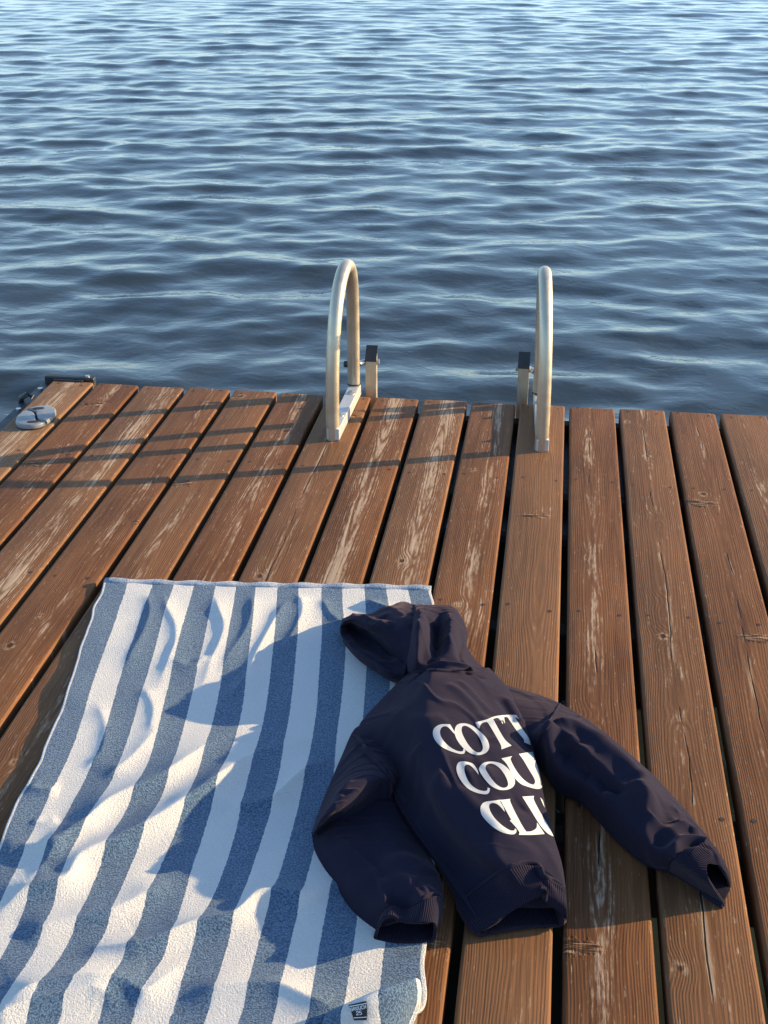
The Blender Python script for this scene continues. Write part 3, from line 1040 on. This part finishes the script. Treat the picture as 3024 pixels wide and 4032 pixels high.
def loft(name, shells, mat, parent, creases=(), wrinkle=0.0, open_end=False, seed=0, thick=0.0, res=(220, 200), sag=0.0):
    """puffed cloth volumes: each shell is a list of sections, a section is the visible points across it (photo pixel, height)"""
    VV, FF, UU, WW, off = [], [], [], [], 0
    for rows, base in shells:
        Lp, kt = loops(rows, base, sag=sag)
        nu, nv = res
        A = np.array([crp(L, nu) for L in Lp])
        A = cr(A, np.linspace(0, len(Lp) - 1, nv))
        V = A.reshape(-1, 3).copy()
        V[:, 2] = np.maximum(V[:, 2], base * 0.8)
        # how much a vertex belongs to the upper side
        mask = np.clip((V[:, 2] - base - 0.004) / 0.02, 0, 1)
        if wrinkle:
            for sc_, am in ((9, 1.0), (19, 0.55), (38, 0.25)):
                V[:, 2] += mask * wrinkle * am * vnoise(V[:, 0] * sc_ + 5, V[:, 1] * sc_ * 0.8 + 2, seed + int(sc_))
            for ang_, fr, am in ((0.5, 7.0, 0.9), (-0.9, 11.0, 0.7), (2.0, 17.0, 0.55), (0.1, 26.0, 0.3)):
                a_ = V[:, 0] * math.cos(ang_) + V[:, 1] * math.sin(ang_)
                b_ = -V[:, 0] * math.sin(ang_) + V[:, 1] * math.cos(ang_)
                nn_ = vnoise(a_ * fr * 0.45 + 7, b_ * fr * 1.5 + 3 + 0.8 * vnoise(a_ * 9, b_ * 9, 5), seed + int(fr))
                gate = np.clip(vnoise(a_ * 4 + 1, b_ * 4 + 8, seed + 3) * 3 + 0.4, 0, 1)
                V[:, 2] += mask * gate * wrinkle * 1.5 * am * (np.exp(-(nn_ / 0.085) ** 2) - 0.3)
        for px, amp, wl, wr, z in creases:
            crease(V, px, amp, wl, wr, z, 0.16, mask)
        idx = np.arange(nu * nv).reshape(nv, nu)
        nxt = np.roll(idx, -1, axis=1)
        Fq = np.stack([idx[:-1], idx[1:], nxt[1:], nxt[:-1]], -1).reshape(-1, 4)
        seg = np.linalg.norm(np.diff(np.concatenate([A[nv // 2], A[nv // 2][:1]]), axis=0), axis=1)
        VV.append(V)
        FF.append(Fq + off)
        UU.append(np.tile(np.concatenate([[0], np.cumsum(seg)[:-1]]), nv))
        WW.append(np.repeat(np.arange(nv) * 0.002, nu))
        off += len(V)
        if not open_end:
            for ring, rev in ((idx[0], False), (idx[-1], True)):
                c = V[ring].mean(0)
                VV.append(c[None])
                UU.append(np.zeros(1))
                WW.append(np.zeros(1))
                rr = ring if not rev else ring[::-1]
                nn = np.roll(rr, -1)
                base_i = off
                FF.append(np.stack([rr + off - len(V), nn + off - len(V), np.full(nu, base_i), np.full(nu, base_i)], -1)[:0])
                off += 1
                CAPS.append((name, [(int(a) + base_i - len(V) - (1 if rev else 0), int(b) + base_i - len(V) - (1 if rev else 0), base_i) for a, b in zip(rr, nn)]))
    V = np.concatenate(VV)
    Fq = np.concatenate(FF)
    tris = [t for n, l in CAPS for t in l]
    CAPS.clear()
    me = bpy.data.meshes.new(name)
    me.from_pydata(V.tolist(), [], Fq.tolist() + [list(t) for t in tris])
    me.validate()
    me.update()
    add_uv(me, np.concatenate(UU), np.concatenate(WW))
    bm = bmesh.new()
    bm.from_mesh(me)
    bmesh.ops.recalc_face_normals(bm, faces=bm.faces)
    bm.to_mesh(me)
    bm.free()
    o = mesh_obj(name, me, mat)
    if thick:
        md = o.modifiers.new('thickness', 'SOLIDIFY')
        md.thickness = thick
        md.offset = -1
    if parent.parent is None:
        place(o, parent)
    else:
        o.parent = parent
    return o


CAPS = []
K = 1.06   # overall loft of the garment


def H(rows, k=K):
    return [[(u, v, z * k) for u, v, z in r] for r in rows]


body_rows = H([
    [(1592, 2664, .030), (1630, 2651, .066), (1670, 2643, .092), (1715, 2638, .104), (1830, 2644, .086), (1928, 2632, .040)],
    [(1502, 2752, .020), (1555, 2742, .056), (1625, 2733, .094), (1702, 2724, .117), (1850, 2712, .098), (1985, 2695, .042)],
    [(1412, 2862, .016), (1475, 2846, .046), (1575, 2830, .084), (1692, 2818, .120), (1870, 2804, .104), (2045, 2800, .050)],
    [(1440, 2955, .022), (1515, 2942, .046), (1600, 2930, .082), (1712, 2916, .120), (1885, 2900, .104), (2085, 2915, .054)],
    [(1535, 3078, .028), (1590, 3065, .046), (1645, 3050, .076), (1732, 3028, .117), (1915, 3008, .106), (2120, 3050, .058)],
    [(1572, 3180, .028), (1625, 3168, .042), (1680, 3156, .068), (1752, 3142, .110), (1950, 3116, .110), (2143, 3165, .058)],
    [(1645, 3290, .026), (1690, 3278, .040), (1745, 3268, .062), (1820, 3254, .100), (2005, 3232, .104), (2176, 3280, .058)],
    [(1735, 3412, .026), (1785, 3396, .036), (1845, 3382, .060), (1922, 3358, .096), (2065, 3332, .090), (2208, 3385, .056)],
    [(1805, 3545, .024), (1862, 3505, .036), (1930, 3456, .058), (2003, 3414, .088), (2098, 3398, .080), (2224, 3492, .048)],
])
zb = lambda pts: [(1650 + x / 2.765, 2750 + y / 2.765) for x, y in pts]
body_cr = [
    ([(1592, 2672), (1680, 2643), (1770, 2646), (1850, 2650), (1930, 2636)], -0.006, 0.006, 0.004, .09),
    ([(1990, 2705), (2040, 2780), (2072, 2850), (2090, 2915)], 0.008, 0.010, 0.014, .08),
    ([(1962, 2700), (2005, 2760), (2035, 2800)], -0.005, 0.010, 0.010, .10),
    ([(1960, 2790), (1990, 2870), (2008, 2950), (2016, 3050), (2034, 3150)], 0.013, 0.024, 0.034, .105),
    ([(1880, 3040), (1950, 3130), (2010, 3240)], 0.006, 0.02, 0.025, .105),
    ([(1750, 2690), (1830, 2740), (1880, 2790), (1910, 2850)], 0.005, 0.010, 0.012, .11),
    ([(1800, 2660), (1880, 2730), (1940, 2780)], 0.004, 0.009, 0.010, .11),
    (zb([(230, 620), (430, 640), (640, 660)]), -0.004, 0.014, 0.014, .11),
    (zb([(900, 1000), (960, 1080), (1060, 1060), (1150, 1010)]), -0.006, 0.014, 0.014, .12),
    (zb([(-100, 1280), (150, 1170), (300, 1130)]), 0.006, 0.016, 0.02, .07),
    (zb([(420, 1030), (520, 1200), (700, 1360), (900, 1520), (1150, 1600), (1400, 1640)]), 0.005, 0.012, 0.018, .10),
    ([(1560, 3095), (1590, 3190), (1665, 3300), (1760, 3425), (1860, 3560)], 0.005, 0.008, 0.006, .035),
    ([(1640, 3040), (1600, 3090), (1575, 3140)], 0.007, 0.012, 0.014, .05),
    ([(1590, 3010), (1640, 3080), (1660, 3180), (1700, 3260)], 0.004, 0.02, 0.02, .05),
]
body = loft('body', [(body_rows, 0.006)], MAT['fleece'], hd, body_cr, 0.0038, seed=20, res=(300, 280))

band_rows = H([
    [(1785, 3500, .016), (1840, 3460, .024), (1910, 3412, .036), (1985, 3380, .056), (2080, 3366, .058), (2125, 3400, .048), (2195, 3450, .030)],
    [(1800, 3552, .026), (1860, 3508, .040), (1930, 3459, .060), (2003, 3418, .090), (2098, 3401, .083), (2140, 3440, .078), (2224, 3494, .052)],
    [(1820, 3590, .026), (1880, 3545, .040), (1955, 3495, .058), (2025, 3450, .085), (2105, 3425, .080), (2146, 3470, .074), (2228, 3525, .048)],
    [(1850, 3640, .022), (1915, 3592, .036), (1985, 3545, .050), (2055, 3500, .070), (2128, 3475, .076), (2150, 3515, .064), (2231, 3565, .042)],
    [(1882, 3676, .014), (1945, 3634, .032), (2008, 3592, .040), (2070, 3552, .052), (2142, 3524, .060), (2152, 3556, .046), (2229, 3606, .026)],
])
band_cr = [([(2005, 3412), (2070, 3396), (2120, 3402), (2140, 3444), (2215, 3486)], 0.006, 0.006, 0.005, .085)]
loft('waistband', [(band_rows, 0.005)], MAT['rib'], hd, band_cr, 0.0035, open_end=True, seed=31, thick=0.005, res=(280, 60), sag=-0.006)

up_rows = H([
    [(1440, 2850, .010), (1490, 2885, .024), (1525, 2930, .034), (1556, 2980, .040), (1588, 3036, .034)],
    [(1394, 2876, .012), (1438, 2912, .036), (1476, 2958, .052), (1512, 3008, .060), (1550, 3064, .050)],
    [(1345, 2980, .012), (1382, 3000, .048), (1424, 3026, .072), (1476, 3052, .082), (1530, 3082, .064)],
    [(1315, 3050, .012), (1350, 3062, .050), (1388, 3078, .080), (1438, 3088, .088), (1490, 3104, .060)],
    [(1283, 3125, .012), (1310, 3130, .050), (1340, 3134, .084), (1388, 3138, .088), (1442, 3142, .056)],
    [(1256, 3195, .012), (1276, 3194, .048), (1302, 3188, .080), (1342, 3186, .080), (1384, 3186, .050)],
    [(1236, 3255, .012), (1247, 3249, .040), (1262, 3240, .060), (1286, 3232, .058), (1310, 3218, .042)],
    [(1230, 3288, .010), (1236, 3282, .030), (1243, 3274, .040), (1250, 3267, .040), (1257, 3260, .032)],
])
fore_rows = H([
    [(1228, 3275, .010), (1300, 3215, .028), (1390, 3165, .030), (1470, 3125, .030), (1555, 3105, .020)],
    [(1242, 3355, .010), (1325, 3310, .040), (1420, 3265, .042), (1510, 3230, .040), (1600, 3205, .018)],
    [(1290, 3445, .010), (1370, 3398, .042), (1460, 3358, .048), (1550, 3318, .044), (1655, 3305, .018)],
    [(1350, 3535, .010), (1420, 3488, .042), (1510, 3446, .050), (1600, 3412, .052), (1702, 3395, .022)],
    [(1415, 3605, .012), (1475, 3556, .044), (1560, 3512, .056), (1645, 3482, .064), (1736, 3480, .030)],
    [(1480, 3655, .012), (1515, 3580, .046), (1600, 3574, .046), (1670, 3540, .066), (1743, 3536, .036)],
])
lsl_cr = [
    ([(1384, 2890), (1440, 2948), (1500, 3026), (1540, 3072)], 0.007, 0.006, 0.005, .06),
    ([(1262, 3256), (1310, 3196), (1352, 3130), (1372, 3100)], 0.004, 0.012, 0.012, .07),
    ([(1340, 3130), (1362, 3150), (1370, 3160)], -0.004, 0.006, 0.005, .08),
    ([(1260, 3330), (1300, 3420), (1360, 3500), (1440, 3590)], 0.005, 0.010, 0.008, .03),
    ([(1500, 3480), (1560, 3410), (1640, 3400), (1700, 3450)], 0.009, 0.020, 0.022, .05),
    ([(1490, 3500), (1560, 3490), (1640, 3510)], 0.008, 0.014, 0.014, .05),
    ([(1520, 3545), (1570, 3560), (1640, 3540)], -0.008, 0.012, 0.010, .05),
    ([(1340, 3460), (1420, 3470), (1500, 3440)], 0.005, 0.018, 0.018, .05),
    ([(1660, 3520), (1700, 3505), (1742, 3530)], 0.006, 0.008, 0.008, .06),
]
lsl_cr = [(p_, a_ * 0.85, l_, w_, z_) for p_, a_, l_, w_, z_ in lsl_cr]
lsl = loft('sleeve', [(up_rows, 0.012), (fore_rows, 0.010)], MAT['fleece'], hd, lsl_cr, 0.0044, seed=40)
cuff_rows = H([
    [(1480, 3660, .012), (1505, 3590, .040), (1545, 3566, .052), (1600, 3580, .046), (1668, 3546, .066), (1720, 3528, .060), (1745, 3550, .034)],
    [(1474, 3682, .012), (1500, 3606, .042), (1540, 3588, .054), (1596, 3604, .050), (1664, 3580, .064), (1716, 3566, .058), (1738, 3592, .032)],
    [(1472, 3684, .014), (1498, 3622, .046), (1540, 3603, .058), (1590, 3622, .054), (1654, 3632, .058), (1704, 3630, .056), (1720, 3646, .034)],
])
loft('cuff', [(cuff_rows, 0.009)], MAT['rib'], lsl, (), 0.0015, open_end=True, seed=44, thick=0.005, res=(200, 40), sag=0.009)

r_rows = H([
    [(1950, 2690, .020), (1990, 2740, .050), (2030, 2800, .060), (2060, 2860, .060), (2080, 2920, .050), (2100, 2985, .020)],
    [(2080, 2722, .016), (2095, 2765, .048), (2105, 2815, .062), (2108, 2865, .064), (2112, 2920, .060), (2122, 3000, .018)],
    [(2204, 2768, .015), (2196, 2800, .048), (2178, 2836, .064), (2152, 2880, .074), (2136, 2930, .066), (2142, 3030, .015)],
    [(2330, 2845, .015), (2308, 2868, .058), (2270, 2892, .088), (2230, 2945, .066), (2200, 3015, .056), (2196, 3106, .015)],
    [(2450, 2940, .015), (2422, 2956, .058), (2382, 2985, .090), (2330, 3025, .064), (2292, 3070, .058), (2290, 3152, .015)],
    [(2560, 3040, .015), (2532, 3060, .056), (2484, 3090, .088), (2430, 3124, .064), (2390, 3160, .058), (2378, 3245, .015)],
    [(2670, 3154, .015), (2632, 3166, .050), (2582, 3190, .082), (2524, 3215, .072), (2474, 3250, .058), (2452, 3322, .015)],
    [(2750, 3248, .015), (2712, 3257, .050), (2660, 3280, .064), (2602, 3310, .068), (2562, 3340, .058), (2542, 3394, .015)],
    [(2816, 3332, .015), (2790, 3322, .060), (2736, 3332, .078), (2682, 3352, .078), (2644, 3385, .060), (2630, 3422, .015)],
])
r_cr = [
    ([(2106, 2940), (2150, 2878), (2200, 2850), (2270, 2852), (2360, 2895), (2450, 2962), (2520, 3052), (2560, 3150), (2574, 3210)], 0.020, 0.020, 0.028, .085),
    ([(2160, 2925), (2240, 2920), (2330, 2975), (2420, 3080), (2470, 3170)], -0.016, 0.032, 0.034, .07),
    ([(2108, 2975), (2140, 2935), (2185, 2915), (2225, 2928), (2240, 2950)], 0.016, 0.014, 0.016, .07),
    ([(2280, 3030), (2330, 2990), (2366, 3010), (2380, 3100), (2420, 3200)], 0.007, 0.022, 0.026, .06),
    ([(2360, 3120), (2440, 3142), (2520, 3182), (2574, 3212)], 0.012, 0.018, 0.028, .07),
    ([(2574, 3212), (2548, 3252), (2538, 3296), (2522, 3345)], 0.012, 0.020, 0.014, .075),
    ([(2596, 3150), (2606, 3220), (2585, 3280), (2570, 3345)], -0.010, 0.020, 0.026, .07),
    ([(2610, 3310), (2680, 3248), (2720, 3238), (2770, 3276)], 0.010, 0.016, 0.016, .07),
    ([(2636, 3382), (2672, 3318), (2735, 3302), (2800, 3318), (2840, 3360)], 0.010, 0.011, 0.010, .075),
    ([(2660, 3400), (2690, 3345), (2745, 3325), (2805, 3340)], -0.006, 0.006, 0.006, .075),
    ([(2540, 3070), (2640, 3150), (2700, 3190)], 0.005, 0.014, 0.016, .06),
]
r_cr = [(p_, a_ * 1.2, l_, w_, z_) for p_, a_, l_, w_, z_ in r_cr]
rsl = loft('sleeve', [(r_rows, 0.006)], MAT['fleece'], hd, r_cr, 0.0044, seed=50, res=(260, 300))
rc_rows = H([
    [(2818, 3334, .014), (2792, 3326, .058), (2738, 3336, .076), (2686, 3356, .076), (2648, 3388, .058), (2634, 3424, .014)],
    [(2850, 3386, .012), (2822, 3360, .056), (2772, 3358, .076), (2718, 3388, .072), (2690, 3428, .050), (2700, 3464, .012)],
    [(2872, 3440, .012), (2850, 3402, .050), (2806, 3382, .068), (2748, 3404, .070), (2738, 3455, .048), (2770, 3510, .010)],
    [(2878, 3482, .014), (2866, 3448, .044), (2828, 3414, .058), (2784, 3408, .066), (2796, 3486, .046), (2846, 3560, .008)],
])
rc_cr = [([(2690, 3350), (2740, 3330), (2800, 3340), (2850, 3400)], 0.006, 0.005, 0.005, .075), ([(2700, 3390), (2750, 3362), (2810, 3366)], 0.004, 0.006, 0.006, .075)]
loft('cuff', [(rc_rows, 0.005)], MAT['rib'], rsl, rc_cr, 0.002, open_end=True, seed=55, thick=0.005, res=(200, 50))

hood_back = H([
    [(1596, 2662, .030), (1636, 2650, .060), (1690, 2642, .088), (1770, 2642, .102), (1850, 2646, .086), (1926, 2634, .040)],
    [(1602, 2610, .050), (1636, 2602, .096), (1672, 2602, .092), (1736, 2600, .088), (1806, 2596, .090), (1880, 2600, .036)],
    [(1608, 2540, .060), (1640, 2530, .120), (1682, 2530, .100), (1720, 2530, .076), (1780, 2525, .098), (1836, 2530, .046)],
    [(1612, 2465, .060), (1642, 2458, .130), (1686, 2462, .104), (1724, 2458, .074), (1778, 2450, .096), (1838, 2478, .044)],
    [(1618, 2405, .040), (1648, 2404, .106), (1688, 2412, .088), (1730, 2404, .072), (1782, 2402, .076), (1822, 2432, .034)],
    [(1624, 2382, .020), (1652, 2383, .042), (1690, 2380, .044), (1730, 2379, .044), (1772, 2386, .034), (1804, 2408, .018)],
])
hood_front = H([
    [(1352, 2438, .026), (1346, 2448, .040), (1342, 2460, .046), (1339, 2472, .046), (1340, 2486, .044), (1343, 2500, .036), (1350, 2518, .018)],
    [(1392, 2418, .024), (1398, 2426, .060), (1386, 2444, .056), (1374, 2468, .022), (1370, 2492, .026), (1362, 2516, .040), (1366, 2546, .014)],
    [(1466, 2414, .030), (1468, 2446, .082), (1440, 2466, .064), (1424, 2496, .022), (1416, 2526, .028), (1404, 2556, .046), (1418, 2600, .014)],
    [(1530, 2388, .030), (1532, 2436, .096), (1510, 2496, .072), (1490, 2530, .030), (1478, 2558, .034), (1464, 2594, .052), (1480, 2642, .014)],
    [(1580, 2373, .030), (1590, 2428, .104), (1572, 2526, .076), (1550, 2576, .040), (1540, 2598, .042), (1524, 2630, .054), (1535, 2676, .014)],
    [(1622, 2380, .030), (1628, 2440, .104), (1616, 2540, .082), (1606, 2600, .054), (1598, 2626, .054), (1592, 2652, .048), (1588, 2692, .014)],
])
hood_cr = [
    ([(1635, 2400), (1668, 2450), (1690, 2510), (1680, 2590)], 0.014, 0.010, 0.014, .115),
    ([(1700, 2410), (1712, 2480), (1702, 2560), (1690, 2620)], -0.014, 0.014, 0.014, .10),
    ([(1822, 2440), (1816, 2510), (1806, 2560), (1812, 2596), (1836, 2620)], -0.010, 0.005, 0.006, .09),
    ([(1596, 2672), (1680, 2640), (1770, 2640), (1850, 2646), (1926, 2632)], 0.007, 0.006, 0.006, .09),
    ([(1770, 2400), (1790, 2450), (1760, 2530), (1740, 2620)], 0.008, 0.014, 0.018, .105),
    ([(1412, 2432), (1470, 2480), (1530, 2540), (1590, 2610)], 0.006, 0.006, 0.008, .06),
    ([(1376, 2530), (1440, 2590), (1510, 2640), (1570, 2672)], -0.004, 0.004, 0.004, .04),
    ([(1500, 2400), (1540, 2440), (1560, 2500)], -0.008, 0.014, 0.014, .09),
]
loft('hood', [(hood_back, 0.010), (hood_front, 0.011)], MAT['fleece'], hd, hood_cr, 0.0038, seed=60, res=(240, 200))

# ---- raised seams
dg = bpy.context.evaluated_depsgraph_get()
sv, sf = [], []
for ob in list(hd.children):
    sf += [[k + len(sv) for k in p.vertices] for p in ob.data.polygons]
    sv += [v.co.copy() for v in ob.data.vertices]
all_bvh = BVHTree.FromPolygons(sv, sf)


def seam(px, r=0.0032):
    px = cr(np.array(px, float), np.linspace(0, len(px) - 1, 14 * len(px)))
    P = []
    for u, v in px:
        h, n, d = ray(all_bvh, u, v)
        if h is not None and h.z > 0.012:
            P.append(np.array(h + n * r * 0.15))
    P = np.array(P)
    for _ in range(4):
        P[1:-1] = (P[:-2] + 2 * P[1:-1] + P[2:]) / 4
    n = len(P)
    bm = bmesh.new()
    tube(bm, P, [r * (0.25 + 0.75 * min(1, 6 * k / n, 6 * (n - 1 - k) / n)) for k in range(n)], 8)
    place(bm_obj('seam', bm, MAT['fleece']), hd)


seam([(1382, 2893), (1412, 2908), (1440, 2948), (1470, 2988), (1500, 3026), (1532, 3066), (1538, 3082)], 0.0042)
seam([(1594, 2664), (1640, 2648), (1700, 2641), (1770, 2645), (1850, 2650), (1926, 2634)], 0.0036)
seam([(1545, 3085), (1572, 3160), (1620, 3240), (1690, 3340), (1760, 3440), (1830, 3540), (1880, 3620)], 0.0036)
seam([(2206, 2770), (2192, 2800), (2165, 2845), (2135, 2885), (2112, 2920)], 0.0036)
seam([(1810, 3552), (1866, 3508), (1935, 3456), (2005, 3415), (2070, 3398), (2110, 3400), (2130, 3418), (2142, 3446), (2185, 3468), (2222, 3490)], 0.0034)
seam([(1660, 3545), (1690, 3524), (1722, 3520), (1744, 3540)], 0.0032)

# ---- the print on the back
bb = BVHTree.FromPolygons([v.co for v in body.data.vertices], [p.vertices[:] for p in body.data.polygons])


def smooth_ring(r, m=4):
    """round off a traced ring except at its sharp corners"""
    P = np.array(r, float)
    n = len(P)
    out = []
    for i in range(n):
        p0, p1, p2, p3 = P[i - 1], P[i], P[(i + 1) % n], P[(i + 2) % n]

        def ang(a, b, c):
            d1, d2 = b - a, c - b
            return abs(math.atan2(d1[0] * d2[1] - d1[1] * d2[0], d1 @ d2))
        c1, c2 = ang(p0, p1, p2) > 0.9, ang(p1, p2, p3) > 0.9
        m1 = (p2 - p1) if c1 else (p2 - p0) / 2
        m2 = (p2 - p1) if c2 else (p3 - p1) / 2
        L = np.linalg.norm(p2 - p1)
        for mm in (m1, m2):
            l = np.linalg.norm(mm)
            if l > 1.3 * L:
                mm *= 1.3 * L / l
        for k in range(m):
            t = k / m
            h00, h10, h01, h11 = 2 * t ** 3 - 3 * t ** 2 + 1, t ** 3 - 2 * t ** 2 + t, -2 * t ** 3 + 3 * t ** 2, t ** 3 - t ** 2
            out.append(tuple(h00 * p1 + h10 * m1 + h01 * p2 + h11 * m2))
    return out


C1 = [(336, 284), (262, 282), (210, 294), (170, 322), (152, 362), (156, 412), (182, 466), (232, 518), (302, 560), (382, 590), (455, 608), (492, 602), (505, 572), (486, 545),
      (478, 574), (450, 580), (402, 568), (350, 540), (296, 496), (252, 442), (230, 388), (232, 342), (256, 312), (292, 306), (326, 326), (386, 390), (384, 366), (350, 305)]
O1 = [[(394, 320), (420, 286), (470, 273), (525, 278), (580, 300), (636, 340), (690, 386), (734, 438), (758, 492), (762, 542), (740, 584), (694, 610), (634, 620), (570, 604), (508, 566), (450, 508), (406, 440), (386, 374)],
      [(462, 340), (468, 310), (496, 299), (540, 314), (590, 352), (640, 404), (676, 466), (694, 526), (688, 568), (660, 590), (622, 584), (576, 552), (530, 498), (490, 430), (466, 374)]]
T1 = [(612, 263), (680, 246), (744, 228), (800, 204), (870, 188), (980, 180), (1058, 182), (1090, 228), (1062, 212), (1046, 208), (1120, 328), (1190, 430), (1213, 508), (1142, 478), (1140, 448), (1062, 352),
      (992, 252), (962, 208), (925, 204), (935, 276), (906, 228), (912, 284), (872, 226), (846, 214), (808, 228), (870, 346), (936, 452), (1006, 515), (897, 558), (890, 512), (830, 402), (762, 286), (738, 258),
      (692, 268), (668, 292), (660, 330), (640, 318)]
C2 = [(588, 716), (522, 692), (462, 688), (426, 704), (408, 746), (412, 802), (436, 862), (482, 932), (540, 988), (612, 1024), (682, 1042), (738, 1044), (764, 1022), (772, 984), (748, 972),
      (742, 1004), (704, 1010), (644, 996), (584, 958), (540, 908), (510, 846), (495, 790), (496, 746), (512, 722), (544, 724), (590, 762), (648, 832), (636, 784)]
O2 = [[(654, 780), (664, 740), (702, 704), (762, 690), (832, 693), (902, 716), (968, 766), (1018, 830), (1042, 890), (1036, 944), (1000, 980), (940, 998), (872, 996), (802, 966), (742, 914), (692, 848)],
      [(724, 768), (732, 730), (770, 711), (822, 722), (880, 764), (928, 828), (958, 890), (968, 940), (946, 970), (900, 972), (842, 938), (792, 880), (750, 818)]]
U2 = [(895, 655), (1012, 630), (996, 668), (1052, 780), (1120, 868), (1190, 924), (1244, 942), (1262, 914), (1250, 868), (1190, 768), (1134, 672), (1085, 606), (1160, 592), (1236, 583),
      (1252, 640), (1284, 740), (1316, 850), (1336, 940), (1334, 968), (1310, 985), (1260, 984), (1180, 962), (1110, 934), (1050, 880), (1000, 802), (950, 712)]
C3 = [(890, 1104), (804, 1116), (722, 1128), (682, 1156), (668, 1202), (680, 1262), (722, 1322), (792, 1390), (872, 1444), (952, 1474), (1018, 1482), (1052, 1468), (1062, 1436), (1044, 1416),
      (1034, 1440), (992, 1438), (922, 1398), (852, 1338), (802, 1278), (772, 1222), (762, 1172), (780, 1146), (820, 1142), (870, 1168), (934, 1238), (918, 1182), (884, 1130)]
L3 = [(882, 1108), (992, 1094), (990, 1122), (1032, 1216), (1086, 1320), (1138, 1412), (1168, 1452), (1226, 1446), (1276, 1412), (1282, 1352), (1322, 1410), (1366, 1478), (1230, 1488), (1085, 1487), (1090, 1456), (1040, 1388), (985, 1330), (1002, 1322), (958, 1244), (912, 1160)]
U3 = [(1122, 1070), (1250, 1062), (1246, 1100), (1302, 1212), (1370, 1330), (1430, 1430), (1462, 1505), (1400, 1472), (1340, 1412), (1290, 1342), (1230, 1244), (1166, 1140)]
SL = [(1315, 1078), (1345, 1112), (1366, 1190), (1345, 1150)]
polys = [[zb(smooth_ring(r)) for r in p] for p in ([C1], O1, [T1], [C2], O2, [U2], [C3], [L3], [U3], [SL])]
pr = project_polys('lettering', polys, bb, 0.0007, MAT['print'], hd, 9)
